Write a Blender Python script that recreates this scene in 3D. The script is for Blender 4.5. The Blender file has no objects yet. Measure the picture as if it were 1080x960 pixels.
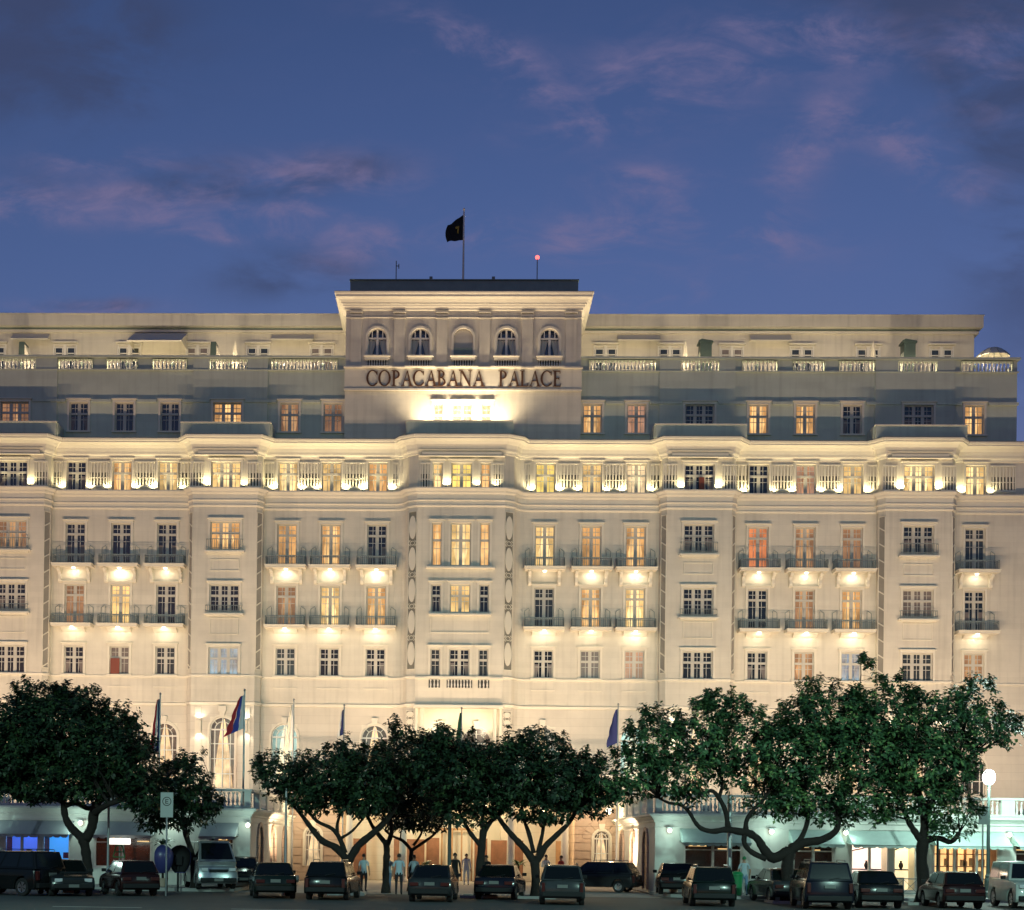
import bpy, bmesh, math, random
import numpy as np
from mathutils import Vector, Matrix
random.seed(7)
PI = math.pi
R = math.radians
sc = bpy.context.scene
C = sc.collection

# ------------------------------------------------------------------ camera
F = 1494.0
YAW, PITCH, ROLL = .030, .008, .013
CAMZ = 2.2
cd = bpy.data.cameras.new('camera')
cam = bpy.data.objects.new('camera', cd)
C.objects.link(cam)
sc.camera = cam
CX, CY = 488 - F*math.tan(YAW) - 6, 892 - F*math.tan(PITCH)
cd.sensor_fit = 'HORIZONTAL'
cd.sensor_width = 36
cd.lens = 36*F/1080
cd.shift_x = (540-CX)/1080
cd.shift_y = (CY-480)/1080
cd.clip_start = .5
cd.clip_end = 3000
RM = Matrix.Rotation(YAW, 3, 'Z') @ Matrix.Rotation(PI/2+PITCH, 3, 'X') @ Matrix.Rotation(ROLL, 3, 'Z')
cam.matrix_world = Matrix.Translation((0, 0, CAMZ)) @ RM.to_4x4()


def ray(px, py):
    return RM @ Vector(((px-CX)/F, -(py-CY)/F, -1))


def at(px, py, Y):
    d = ray(px, py)
    return Vector((0, 0, CAMZ)) + d*(Y/d.y)


# ------------------------------------------------------------------ world: dusk sky with clouds
wd = bpy.data.worlds.new('World')
sc.world = wd
wd.use_nodes = True
nt = wd.node_tree
N = nt.nodes
L = nt.links
bg = N['Background']
sky = N.new('ShaderNodeTexSky')
sky.sky_type = 'NISHITA'
sky.sun_disc = False
sky.sun_elevation = R(-1.0)
sky.sun_rotation = R(195)
sky.ozone_density = 3.6
sky.air_density = 1.0


def mathn(op, a=None, b=None, c=None, tree=None, clamp=False):
    t = tree or nt
    n = t.nodes.new('ShaderNodeMath')
    n.operation = op
    n.use_clamp = clamp
    for i, v in enumerate((a, b, c)):
        if v is None:
            continue
        if isinstance(v, (int, float)):
            n.inputs[i].default_value = v
        else:
            t.links.new(v, n.inputs[i])
    return n.outputs[0]


tc = N.new('ShaderNodeTexCoord')
sp = N.new('ShaderNodeSeparateXYZ')
L.new(tc.outputs['Generated'], sp.inputs[0])
yy = mathn('MAXIMUM', sp.outputs[1], .05)
U = mathn('DIVIDE', sp.outputs[0], yy)      # tan of azimuth
V = mathn('DIVIDE', sp.outputs[2], yy)      # tan of elevation
cb = N.new('ShaderNodeCombineXYZ')
L.new(U, cb.inputs[0])
L.new(mathn('MULTIPLY', V, 2.1), cb.inputs[1])


def wnoise(scale, detail, rough, off):
    m = N.new('ShaderNodeVectorMath')
    m.operation = 'ADD'
    L.new(cb.outputs[0], m.inputs[0])
    m.inputs[1].default_value = off
    n = N.new('ShaderNodeTexNoise')
    n.inputs['Scale'].default_value = scale
    n.inputs['Detail'].default_value = detail
    n.inputs['Roughness'].default_value = rough
    n.inputs['Distortion'].default_value = .5
    L.new(m.outputs[0], n.inputs[0])
    return n.outputs[0]


def blob(px, py, rx, ry, rot=0):
    d = ray(px, py)
    u0, v0 = d.x/d.y, d.z/d.y
    du = mathn('SUBTRACT', U, u0)
    dv = mathn('SUBTRACT', V, v0)
    c, s = math.cos(rot), math.sin(rot)
    rx, ry = rx*1.02, ry*1.15
    a = mathn('ADD', mathn('MULTIPLY', du, c*F/rx), mathn('MULTIPLY', dv, s*F/rx))
    b = mathn('ADD', mathn('MULTIPLY', du, -s*F/ry), mathn('MULTIPLY', dv, c*F/ry))
    q = mathn('ADD', mathn('MULTIPLY', a, a), mathn('MULTIPLY', b, b))
    return mathn('EXPONENT', mathn('MULTIPLY', q, -1.0))


def total(lst):
    o = lst[0]
    for k in lst[1:]:
        o = mathn('ADD', o, k)
    return o


pinkm = total([blob(500, 50, 75, 18, -.35), blob(555, 85, 45, 16, -.5), blob(720, 85, 85, 32, .2), blob(655, 100, 30, 30, 0),
               blob(90, 214, 130, 16, 0), blob(190, 216, 90, 14, 0), blob(20, 216, 80, 14, 0), blob(110, 172, 60, 10, 0), blob(260, 222, 90, 18, 0), blob(380, 258, 50, 20, 0), blob(340, 185, 80, 18, 0),
               blob(240, 245, 40, 10, 0), blob(855, 150, 60, 22, .9), blob(950, 150, 60, 18, -.5), blob(680, 190, 45, 12, 0),
               blob(860, 40, 90, 22, -.1), blob(760, 235, 90, 22, -.2), blob(1015, 195, 30, 16, 0), blob(620, 250, 60, 20, 0),
               blob(665, 310, 60, 16, .1), blob(505, 245, 30, 16, 0), blob(620, 135, 60, 12, .1), blob(1050, 70, 50, 40, 0), blob(90, 325, 60, 8, 0)])
darkm = total([blob(70, 30, 95, 55, 0), blob(90, 105, 50, 40, 0), blob(150, 178, 100, 20, 0), blob(240, 195, 80, 14, 0), blob(1000, 10, 150, 40, -.2),
               blob(360, 178, 55, 14, 0), blob(310, 290, 80, 22, 0), blob(1075, 60, 60, 70, 0), blob(100, 322, 60, 6, 0), blob(60, 200, 80, 10, 0), blob(1090, 160, 70, 190, 0), blob(1060, 20, 90, 60, 0), blob(60, 60, 110, 60, 0), blob(170, 185, 110, 16, 0)])
n1 = wnoise(13, 9, .62, (3.1, 1.7, 0))
n2 = wnoise(7, 8, .60, (8.3, 4.2, 1))


def ramp01(v, lo, hi):
    m = N.new('ShaderNodeMapRange')
    m.interpolation_type = 'SMOOTHSTEP'
    m.inputs[1].default_value = lo
    m.inputs[2].default_value = hi
    L.new(v, m.inputs[0])
    return m.outputs[0]


n3 = wnoise(30, 6, .6, (1.3, 9.2, 2))
wisp = mathn('MULTIPLY', ramp01(n1, .40, .66), mathn('ADD', mathn('MULTIPLY', ramp01(n3, .3, .7), .6), .4))
soft = mathn('POWER', mathn('MINIMUM', mathn('MULTIPLY', mathn('ADD', pinkm, .008), 1.35), 1.0), .85)
pm = mathn('MULTIPLY', mathn('MULTIPLY', wisp, soft), .74)
dm = mathn('MULTIPLY', mathn('MULTIPLY', ramp01(n2, .34, .66), mathn('MINIMUM', mathn('MULTIPLY', darkm, 1.3), 1.0)), .70)
tint = N.new('ShaderNodeMix')
tint.data_type = 'RGBA'
tint.blend_type = 'MULTIPLY'
tint.inputs[0].default_value = 1
L.new(sky.outputs[0], tint.inputs[6])
tint.inputs[7].default_value = (1.46, 1.09, 1.0, 1)
gr = ramp01(V, .75, .28)
dim = N.new('ShaderNodeMix')
dim.data_type = 'RGBA'
dim.blend_type = 'MULTIPLY'
dim.inputs[0].default_value = 1
L.new(tint.outputs[2], dim.inputs[6])
gcol = N.new('ShaderNodeMix')
gcol.data_type = 'RGBA'
L.new(gr, gcol.inputs[0])
gcol.inputs[6].default_value = (.82, .80, .70, 1)
gcol.inputs[7].default_value = (1.24, 1.24, 1.10, 1)
L.new(gcol.outputs[2], dim.inputs[7])
mx1 = N.new('ShaderNodeMix')
mx1.data_type = 'RGBA'
L.new(dm, mx1.inputs[0])
L.new(dim.outputs[2], mx1.inputs[6])
mx1.inputs[7].default_value = (.050, .064, .135, 1)
mx2 = N.new('ShaderNodeMix')
mx2.data_type = 'RGBA'
L.new(pm, mx2.inputs[0])
L.new(mx1.outputs[2], mx2.inputs[6])
mx2.inputs[7].default_value = (.22, .185, .335, 1)
L.new(mx2.outputs[2], bg.inputs[0])
bg.inputs[1].default_value = .9

sc.view_settings.view_transform = 'Standard'
sc.view_settings.look = 'None'
sc.view_settings.gamma = 1
sc.view_settings.exposure = 0
sc.view_settings.use_curve_mapping = False
sc.render.engine = 'CYCLES'
cy = sc.cycles
cy.use_denoising = True
cy.max_bounces = 6
cy.diffuse_bounces = 3
cy.glossy_bounces = 3
cy.transparent_max_bounces = 10
cy.transmission_bounces = 4
cy.caustics_reflective = False
cy.caustics_refractive = False
cy.sample_clamp_indirect = 6
cy.use_light_tree = True

# light levels, all in one place
P_FLOOD = 3350
P_FRIEZE = 82
P_BALC = 30
P_SIGN = 1050
P_TERR = 190
P_MAST = 42000
P_COURT = 260
P_LAMP = 1700


def spot(name, loc, to, power, col, size=120, blend=.6, rad=.08, parent=None):
    d = bpy.data.lights.new(name, 'SPOT')
    d.energy = power
    d.color = col
    d.spot_size = R(size)
    d.spot_blend = blend
    d.shadow_soft_size = rad
    o = bpy.data.objects.new(name, d)
    C.objects.link(o)
    o.location = loc
    o.rotation_euler = (Vector(to)-Vector(loc)).to_track_quat('-Z', 'Y').to_euler()
    if parent:
        o.parent = parent
    return o


def point(name, loc, power, col, rad=.15, parent=None):
    d = bpy.data.lights.new(name, 'POINT')
    d.energy = power
    d.color = col
    d.shadow_soft_size = rad
    o = bpy.data.objects.new(name, d)
    C.objects.link(o)
    o.location = loc
    if parent:
        o.parent = parent
    return o


# ------------------------------------------------------------------ materials
M = {}


def pbr(name, col, rough=.7, metal=0, emit=None, estr=0, var=0, vscale=1.5, bump=0, bscale=8, spec=.5):
    m = bpy.data.materials.new(name)
    m.use_nodes = True
    t = m.node_tree
    b = t.nodes['Principled BSDF']
    b.inputs['Base Color'].default_value = (*col, 1)
    b.inputs['Roughness'].default_value = rough
    b.inputs['Metallic'].default_value = metal
    b.inputs['Specular IOR Level'].default_value = spec
    if emit:
        b.inputs['Emission Color'].default_value = (*emit, 1)
        b.inputs['Emission Strength'].default_value = estr
        m.cycles.emission_sampling = 'NONE'
    if var or bump:
        c = t.nodes.new('ShaderNodeTexCoord')
        n = t.nodes.new('ShaderNodeTexNoise')
        n.inputs['Scale'].default_value = vscale
        n.inputs['Detail'].default_value = 7
        n.inputs['Roughness'].default_value = .65
        t.links.new(c.outputs['Object'], n.inputs[0])
        if var:
            mr = t.nodes.new('ShaderNodeMapRange')
            mr.inputs[1].default_value = .25
            mr.inputs[2].default_value = .75
            mr.inputs[3].default_value = 1-var
            mr.inputs[4].default_value = 1+var
            t.links.new(n.outputs[0], mr.inputs[0])
            mu = t.nodes.new('ShaderNodeVectorMath')
            mu.operation = 'SCALE'
            mu.inputs[0].default_value = col
            t.links.new(mr.outputs[0], mu.inputs['Scale'])
            t.links.new(mu.outputs[0], b.inputs['Base Color'])
        if bump:
            n2_ = t.nodes.new('ShaderNodeTexNoise')
            n2_.inputs['Scale'].default_value = bscale
            n2_.inputs['Detail'].default_value = 6
            t.links.new(c.outputs['Object'], n2_.inputs[0])
            bp = t.nodes.new('ShaderNodeBump')
            bp.inputs['Strength'].default_value = bump
            bp.inputs['Distance'].default_value = .03
            t.links.new(n2_.outputs[0], bp.inputs['Height'])
            t.links.new(bp.outputs[0], b.inputs['Normal'])
    M[name] = m
    return m


def stucco(name, col, joint=0.0, jh=.42, jw=1.6, var=.07, streak=.10):
    """painted render: blotches, vertical rain streaks, optional ashlar joints (x,z layout)"""
    m = bpy.data.materials.new(name)
    m.use_nodes = True
    t = m.node_tree
    b = t.nodes['Principled BSDF']
    b.inputs['Roughness'].default_value = .85
    b.inputs['Specular IOR Level'].default_value = .2
    c = t.nodes.new('ShaderNodeTexCoord')
    n = t.nodes.new('ShaderNodeTexNoise')
    n.inputs['Scale'].default_value = .5
    n.inputs['Detail'].default_value = 9
    n.inputs['Roughness'].default_value = .62
    t.links.new(c.outputs['Object'], n.inputs[0])
    mp = t.nodes.new('ShaderNodeMapping')
    mp.inputs['Scale'].default_value = (3.2, 3.2, .16)
    t.links.new(c.outputs['Object'], mp.inputs[0])
    ns = t.nodes.new('ShaderNodeTexNoise')
    ns.inputs['Scale'].default_value = 1
    ns.inputs['Detail'].default_value = 5
    t.links.new(mp.outputs[0], ns.inputs[0])

    def mr(v, lo, hi, a, z):
        k = t.nodes.new('ShaderNodeMapRange')
        for i, q in enumerate((lo, hi, a, z)):
            k.inputs[i+1].default_value = q
        t.links.new(v, k.inputs[0])
        return k.outputs[0]
    f = mathn('MULTIPLY', mr(n.outputs[0], .3, .7, 1-var, 1+var), mr(ns.outputs[0], .5, .8, 1, 1-streak), tree=t)
    nf = t.nodes.new('ShaderNodeTexNoise')
    nf.inputs['Scale'].default_value = 14
    nf.inputs['Detail'].default_value = 5
    t.links.new(c.outputs['Object'], nf.inputs[0])
    hgt = mathn('MULTIPLY', nf.outputs[0], .25, tree=t)
    if joint:
        s = t.nodes.new('ShaderNodeSeparateXYZ')
        t.links.new(c.outputs['Object'], s.inputs[0])
        cc = t.nodes.new('ShaderNodeCombineXYZ')
        t.links.new(mathn('ADD', s.outputs[0], s.outputs[1], tree=t), cc.inputs[0])
        t.links.new(s.outputs[2], cc.inputs[1])
        br = t.nodes.new('ShaderNodeTexBrick')
        br.inputs['Scale'].default_value = 1
        br.inputs['Brick Width'].default_value = jw
        br.inputs['Row Height'].default_value = jh
        br.inputs['Mortar Size'].default_value = .014
        br.inputs['Mortar Smooth'].default_value = .3
        br.inputs['Color1'].default_value = (1, 1, 1, 1)
        br.inputs['Color2'].default_value = (.94, .94, .94, 1)
        br.inputs['Mortar'].default_value = (1-joint, 1-joint, 1-joint, 1)
        t.links.new(cc.outputs[0], br.inputs[0])
        bw = t.nodes.new('ShaderNodeRGBToBW')
        t.links.new(br.outputs[0], bw.inputs[0])
        f = mathn('MULTIPLY', f, bw.outputs[0], tree=t)
        hgt = mathn('ADD', hgt, bw.outputs[0], tree=t)
    mu = t.nodes.new('ShaderNodeVectorMath')
    mu.operation = 'SCALE'
    mu.inputs[0].default_value = col
    t.links.new(f, mu.inputs['Scale'])
    t.links.new(mu.outputs[0], b.inputs['Base Color'])
    bp = t.nodes.new('ShaderNodeBump')
    bp.inputs['Strength'].default_value = .5
    bp.inputs['Distance'].default_value = .02
    t.links.new(hgt, bp.inputs['Height'])
    t.links.new(bp.outputs[0], b.inputs['Normal'])
    M[name] = m
    return m


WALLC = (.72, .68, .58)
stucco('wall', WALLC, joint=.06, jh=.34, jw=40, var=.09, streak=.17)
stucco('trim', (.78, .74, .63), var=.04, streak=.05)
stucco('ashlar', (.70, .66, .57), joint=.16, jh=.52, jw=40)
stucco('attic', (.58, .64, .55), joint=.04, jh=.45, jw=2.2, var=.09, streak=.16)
stucco('podium', (.66, .68, .62), var=.05, streak=.12)
stucco('rustic', (.60, .47, .37), joint=.45, jh=.5, jw=30)
pbr('shade_dark', (.10, .10, .09), .9)  # near-black for flat sheets that stand for shaded depth
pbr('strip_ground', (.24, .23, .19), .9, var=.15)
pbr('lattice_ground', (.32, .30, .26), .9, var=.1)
pbr('white_paint', (.78, .76, .70), .5)
pbr('joinery', (.56, .54, .48), .6)  # white frames greyed: shade of the window reveals put into the colour
pbr('iron', (.20, .25, .25), .6, .0)
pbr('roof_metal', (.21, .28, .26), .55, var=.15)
pbr('dark_glass', (.010, .014, .018), .06, spec=.9)
pbr('dull_glass', (.04, .05, .055), .15, spec=.8, var=.5, vscale=2)
pbr('blind_glass', (.20, .17, .16), .3, var=.3, vscale=3)
pbr('red_shutter', (.22, .06, .04), .7)
pbr('letter_bronze', (.085, .038, .018), .6, .0)
pbr('room_wall', (.6, .5, .35), .9)
pbr('asphalt', (.062, .066, .064), .75, var=.25, vscale=.6, bump=.3, bscale=40)
pbr('paving', (.30, .30, .28), .8, var=.18, vscale=.8, bump=.2, bscale=15)
pbr('kerb', (.36, .36, .34), .8, var=.1)
pbr('earth', (.09, .085, .07), .95, var=.2, vscale=.2)
pbr('steel', (.32, .36, .37), .4, .7)
pbr('pole_paint', (.045, .07, .065), .5)
pbr('tyre', (.012, .012, .012), .85)
pbr('rim', (.32, .33, .34), .35, .9)
pbr('car_glass', (.006, .008, .008), .10, spec=.45)
pbr('chrome', (.3, .3, .3), .3, 1)
pbr('plastic', (.012, .013, .014), .7, spec=.3)
pbr('plate', (.14, .15, .14), .6)
pbr('tail_lamp', (.05, .005, .004), .3)
pbr('head_lamp', (.55, .57, .58), .12)
pbr('amber_lamp', (.6, .2, .03), .2)
pbr('awning_grey', (.42, .47, .46), .85, var=.08, vscale=3)
pbr('awning_green', (.42, .55, .50), .85, var=.08, vscale=3)
pbr('skin', (.36, .20, .13), .6)
pbr('hair', (.015, .011, .009), .6)
pbr('bark', (.016, .012, .009), .9, var=.35, vscale=5, bump=.9, bscale=12)
pbr('wood', (.20, .09, .045), .55, var=.3, vscale=3)
pbr('pale_wood', (.40, .24, .12), .55, var=.2, vscale=3)
pbr('booth_blue', (.04, .045, .16), .35)
pbr('bin_green', (.01, .22, .07), .4)
pbr('sign_white', (.33, .37, .35), .6)
pbr('sign_black', (.02, .02, .02), .5)
pbr('canvas', (.72, .68, .56), .9)
pbr('lit_globe', (1, 1, 1), .3, emit=(1, .93, .90), estr=5)
pbr('lit_sign', (1, 1, 1), .3, emit=(1, .95, .85), estr=1.6)
pbr('lit_red', (1, .2, .2), .3, emit=(1, .12, .10), estr=3)
pbr('lamp_lens', (.9, .9, .85), .3, emit=(1, .93, .72), estr=4)
pbr('shop_blue', (.1, .2, .8), .4, emit=(.04, .13, .62), estr=.9)
pbr('shop_cyan', (.1, .4, .8), .4, emit=(.03, .28, .75), estr=1.0)
pbr('shop_cream', (.9, .85, .65), .6, emit=(1, .80, .48), estr=1.01, var=.1)
pbr('shop_yellow', (.9, .7, .4), .6, emit=(1, .62, .24), estr=1.15, var=.1)
pbr('shop_pink', (.9, .8, .75), .6, emit=(1, .70, .62), estr=1.28)


def flagcloth(n, c): pbr(n, c, .9)


for n, c in (('cloth_navy', (.02, .03, .13)), ('cloth_blue', (.05, .07, .35)), ('cloth_red', (.45, .03, .04)), ('cloth_white', (.7, .7, .68)),
             ('cloth_black', (.012, .014, .014)), ('cloth_green', (.02, .10, .05)), ('cloth_gold', (.5, .33, .05)), ('shirt_pale', (.40, .50, .56)),
             ('jeans', (.16, .25, .38)), ('trouser_dark', (.02, .02, .025)), ('shirt_red', (.5, .06, .04)), ('suit_dark', (.018, .02, .022))):
    flagcloth(n, c)


def lit(name, col, s):
    """lit room seen through the window: uneven emission"""
    m = pbr(name, (.28, .17, .09), .8, emit=col, estr=s)
    t = m.node_tree
    b = t.nodes['Principled BSDF']
    c = t.nodes.new('ShaderNodeTexCoord')
    n = t.nodes.new('ShaderNodeTexNoise')
    n.inputs['Scale'].default_value = 1.1
    n.inputs['Detail'].default_value = 3
    oi = t.nodes.new('ShaderNodeObjectInfo')
    ad = t.nodes.new('ShaderNodeVectorMath')
    ad.operation = 'ADD'
    t.links.new(c.outputs['Object'], ad.inputs[0])
    t.links.new(oi.outputs['Location'], ad.inputs[1])
    t.links.new(ad.outputs[0], n.inputs[0])
    k = t.nodes.new('ShaderNodeMapRange')
    k.inputs[1].default_value = .3
    k.inputs[2].default_value = .7
    k.inputs[3].default_value = s*.45
    k.inputs[4].default_value = s*1.35
    t.links.new(n.outputs[0], k.inputs[0])
    t.links.new(k.outputs[0], b.inputs['Emission Strength'])
    return m


STATE = {  # room emission, curtain emission
    'orange': ((1, .62, .24), 1.0, (1, .52, .17), .62),
    'dimor': ((.95, .55, .25), .5, (.85, .42, .20), .30),
    'yellow': ((1, .78, .36), 1.25, (1, .66, .24), .88),
    'bright': ((1, .72, .12), 1.25, (1, .74, .18), 1.1),
    'pale': ((1, .80, .46), 1.1, (1, .76, .42), .90),
    'pink': ((.95, .50, .28), .48, (.9, .50, .32), .42),
    'red': ((1, .20, .06), .75, (1, .30, .10), .75),
    'blue': ((.35, .60, .85), .55, (.5, .75, .9), .50),
}
for k, (a, s, b_, s2) in STATE.items():
    lit('room_'+k, a, s)
    lit('curtain_'+k, b_, s2)

gl = bpy.data.materials.new('window_glass')
gl.use_nodes = True
t = gl.node_tree
t.nodes.clear()
o_ = t.nodes.new('ShaderNodeOutputMaterial')
mx = t.nodes.new('ShaderNodeMixShader')
tr = t.nodes.new('ShaderNodeBsdfTransparent')
gs = t.nodes.new('ShaderNodeBsdfGlossy')
gs.inputs['Roughness'].default_value = .2
mx.inputs[0].default_value = .06
t.links.new(tr.outputs[0], mx.inputs[1])
t.links.new(gs.outputs[0], mx.inputs[2])
t.links.new(mx.outputs[0], o_.inputs[0])
M['window_glass'] = gl


def leafmat(name, c1, c2, c3):
    m = bpy.data.materials.new(name)
    m.use_nodes = True
    t = m.node_tree
    b = t.nodes['Principled BSDF']
    b.inputs['Roughness'].default_value = .5
    b.inputs['Specular IOR Level'].default_value = .3
    a = t.nodes.new('ShaderNodeAttribute')
    a.attribute_name = 'tone'
    r = t.nodes.new('ShaderNodeValToRGB')
    r.color_ramp.elements[0].color = (*c1, 1)
    r.color_ramp.elements[1].color = (*c3, 1)
    e = r.color_ramp.elements.new(.6)
    e.color = (*c2, 1)
    t.links.new(a.outputs['Fac'], r.inputs[0])
    t.links.new(r.outputs[0], b.inputs['Base Color'])
    M[name] = m


leafmat('leaf_shaded', (.010, .024, .012), (.022, .050, .022), (.055, .10, .032))  # darker copy: weaker street light put into the leaf colour
leafmat('leaf_lit', (.018, .048, .022), (.065, .15, .058), (.21, .33, .10))  # lighter copy: street-lamp light on the crowns put into the colour


# ------------------------------------------------------------------ mesh builder
class MB:
    def __init__(s):
        s.v = []
        s.f = []

    def quad(s, a, b, c, d):
        n = len(s.v)
        s.v += [tuple(a), tuple(b), tuple(c), tuple(d)]
        s.f.append((n, n+1, n+2, n+3))

    def poly(s, pts):
        n = len(s.v)
        s.v += [tuple(p) for p in pts]
        s.f.append(tuple(range(n, n+len(pts))))

    def box(s, x0, x1, y0, y1, z0, z1):
        n = len(s.v)
        s.v += [(x0, y0, z0), (x1, y0, z0), (x1, y1, z0), (x0, y1, z0), (x0, y0, z1), (x1, y0, z1), (x1, y1, z1), (x0, y1, z1)]
        s.f += [(n, n+3, n+2, n+1), (n+4, n+5, n+6, n+7), (n, n+1, n+5, n+4), (n+1, n+2, n+6, n+5), (n+2, n+3, n+7, n+6), (n+3, n, n+4, n+7)]
        return s

    def prism(s, pts, d, ax='y', o=0):
        """2-D outline extruded: ax='y': pts are (x,z), from y=o to o+d; ax='x': pts are (y,z)"""
        n = len(s.v)
        k = len(pts)
        for q in (o, o+d):
            for p in pts:
                s.v.append((p[0], q, p[1]) if ax == 'y' else (q, p[0], p[1]) if ax == 'x' else (p[0], p[1], q))
        s.f.append(tuple(range(n+k-1, n-1, -1)))
        s.f.append(tuple(range(n+k, n+2*k)))
        for i in range(k):
            j = (i+1) % k
            s.f.append((n+i, n+j, n+k+j, n+k+i))
        return s

    def tube(s, pts, rad, seg=8, cap=True):
        pts = [Vector(p) for p in pts]
        if isinstance(rad, (int, float)):
            rad = [rad]*len(pts)
        n = len(s.v)
        up = Vector((0, 0, 1))
        prev = None
        for i, p in enumerate(pts):
            d = (pts[min(i+1, len(pts)-1)]-pts[max(i-1, 0)])
            if d.length < 1e-9:
                d = Vector((0, 0, 1))
            d.normalize()
            if prev is None:
                a = d.cross(up if abs(d.z) < .9 else Vector((1, 0, 0))).normalized()
            else:
                a = (prev-d*prev.dot(d)).normalized()
            prev = a
            b = d.cross(a)
            for k in range(seg):
                q = 2*PI*k/seg
                s.v.append(tuple(p+(a*math.cos(q)+b*math.sin(q))*rad[i]))
        for i in range(len(pts)-1):
            for k in range(seg):
                k2 = (k+1) % seg
                s.f.append((n+i*seg+k, n+i*seg+k2, n+(i+1)*seg+k2, n+(i+1)*seg+k))
        if cap:
            s.f.append(tuple(n+k for k in range(seg-1, -1, -1)))
            s.f.append(tuple(n+(len(pts)-1)*seg+k for k in range(seg)))
        return s

    def lathe(s, prof, c=(0, 0, 0), seg=12, sy=1):
        """prof: (r, z) from bottom to top"""
        n = len(s.v)
        for r, z in prof:
            for k in range(seg):
                q = 2*PI*k/seg
                s.v.append((c[0]+r*math.cos(q), c[1]+r*math.sin(q)*sy, c[2]+z))
        for i in range(len(prof)-1):
            for k in range(seg):
                k2 = (k+1) % seg
                s.f.append((n+i*seg+k, n+i*seg+k2, n+(i+1)*seg+k2, n+(i+1)*seg+k))
        s.f.append(tuple(n+k for k in range(seg-1, -1, -1)))
        s.f.append(tuple(n+(len(prof)-1)*seg+k for k in range(seg)))
        return s

    def mesh(s, name, mat):
        me = bpy.data.meshes.new(name)
        me.from_pydata(s.v, [], s.f)
        me.materials.append(M[mat] if isinstance(mat, str) else mat)
        me.update()
        return me

    def build(s, name, mat, parent=None, loc=None, smooth=False, bevel=0, fixn=False):
        me = s.mesh(name, mat)
        if fixn:
            b = bmesh.new()
            b.from_mesh(me)
            bmesh.ops.recalc_face_normals(b, faces=b.faces)
            b.to_mesh(me)
            b.free()
        if smooth:
            for p in me.polygons:
                p.use_smooth = True
        return link(name, me, parent, loc, bevel)


def link(name, me, parent=None, loc=None, bevel=0):
    o = bpy.data.objects.new(name, me)
    C.objects.link(o)
    if parent:
        o.parent = parent
    if loc is not None:
        o.location = loc
    if bevel:
        b = o.modifiers.new('b', 'BEVEL')
        b.width = bevel
        b.segments = 2
        b.limit_method = 'ANGLE'
        b.angle_limit = R(35)
    return o


def empty(name, loc=(0, 0, 0), parent=None, rz=0):
    o = bpy.data.objects.new(name, None)
    C.objects.link(o)
    o.location = loc
    o.rotation_euler.z = rz
    o.empty_display_size = .3
    if parent:
        o.parent = parent
    return o


def tag(o, label, cat, group=None):
    o['label'] = label
    o['category'] = cat
    if group:
        o['group'] = group
    return o


SPLIT = {'attic_wall', 'penthouse_wall', 'shadow_gap', 'base_pilaster', 'window_ledge', 'wall_panel', 'pilaster', 'timber_screen', 'parapet_coping',
         'attic_moulding', 'balustrade_pier', 'cornice_panel', 'entrance_door', 'terrace_parapet', 'penthouse_moulding', 'penthouse_fascia', 'tower_cornice', 'pavilion_cornice', 'bay_parapet'}


def islands(mb, gap=.12):
    """split a builder's faces into pieces that stand apart by more than gap"""
    n = len(mb.f)
    bb = []
    for f in mb.f:
        P_ = np.array([mb.v[i] for i in f])
        bb.append(np.concatenate([P_.min(0)-gap/2, P_.max(0)+gap/2]))
    bb = np.array(bb)
    lab = -np.ones(n, int)
    k = 0
    for i in range(n):
        if lab[i] >= 0:
            continue
        st = [i]
        lab[i] = k
        while st:
            j = st.pop()
            hit = np.where((lab < 0) & (bb[:, :3] <= bb[j, 3:]).all(1) & (bb[:, 3:] >= bb[j, :3]).all(1))[0]
            lab[hit] = k
            st += list(hit)
        k += 1
    out = []
    for q in range(k):
        m = MB()
        mp = {}
        for i in np.where(lab == q)[0]:
            fc = []
            for v in mb.f[i]:
                if v not in mp:
                    mp[v] = len(m.v)
                    m.v.append(mb.v[v])
                fc.append(mp[v])
            m.f.append(tuple(fc))
        out.append(m)
    return out


def struct(o):
    o['kind'] = 'structure'
    return o


HOR = 892.0


def PX(off, Y=90.0): return off*Y/F
def PZ(py, Y=90.0): return CAMZ+(HOR-py)*Y/F


# ------------------------------------------------------------------ ground
b = MB()
b.quad((-1500, -600, 0), (1500, -600, 0), (1500, 2500, 0), (-1500, 2500, 0))
struct(b.build('ground', 'earth'))
b = MB()
b.quad((-300, 30, .004), (300, 30, .004), (300, 63.6, .004), (-300, 63.6, .004))
struct(b.build('road', 'asphalt'))
b = MB()
for k in range(-12, 13):
    b.quad((k*6-1.5, 47.0, .009), (k*6+1.5, 47.0, .009), (k*6+1.5, 47.14, .009), (k*6-1.5, 47.14, .009))
b.quad((-200, 40.3, .009), (200, 40.3, .009), (200, 40.5, .009), (-200, 40.5, .009))
struct(b.build('road_marking', 'white_paint'))
b = MB()
b.box(-300, 300, -40, 30, 0, .13)
struct(b.build('promenade', 'paving'))
b = MB()       # pavements in front of both wings, drive between
b.prism([(-300, 63.75), (-11.2, 63.75), (-10.3, 64.6), (-10.1, 67.4), (-10.1, 69), (-300, 69)], .13, 'z')
b.prism([(300, 63.75), (300, 69), (9.35, 69), (9.35, 66.4), (9.9, 64.9), (11.4, 63.75)], .13, 'z')
struct(b.build('pavement', 'paving'))
b = MB()
b.prism([(-300, 63.6), (-11.1, 63.6), (-10.15, 64.5), (-9.95, 67.4), (-10.1, 67.4), (-10.3, 64.6), (-11.2, 63.75), (-300, 63.75)], .15, 'z')
b.prism([(300, 63.6), (300, 63.75), (11.4, 63.75), (9.9, 64.9), (9.35, 66.4), (9.2, 66.4), (9.75, 64.8), (11.3, 63.6)], .15, 'z')
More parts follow.
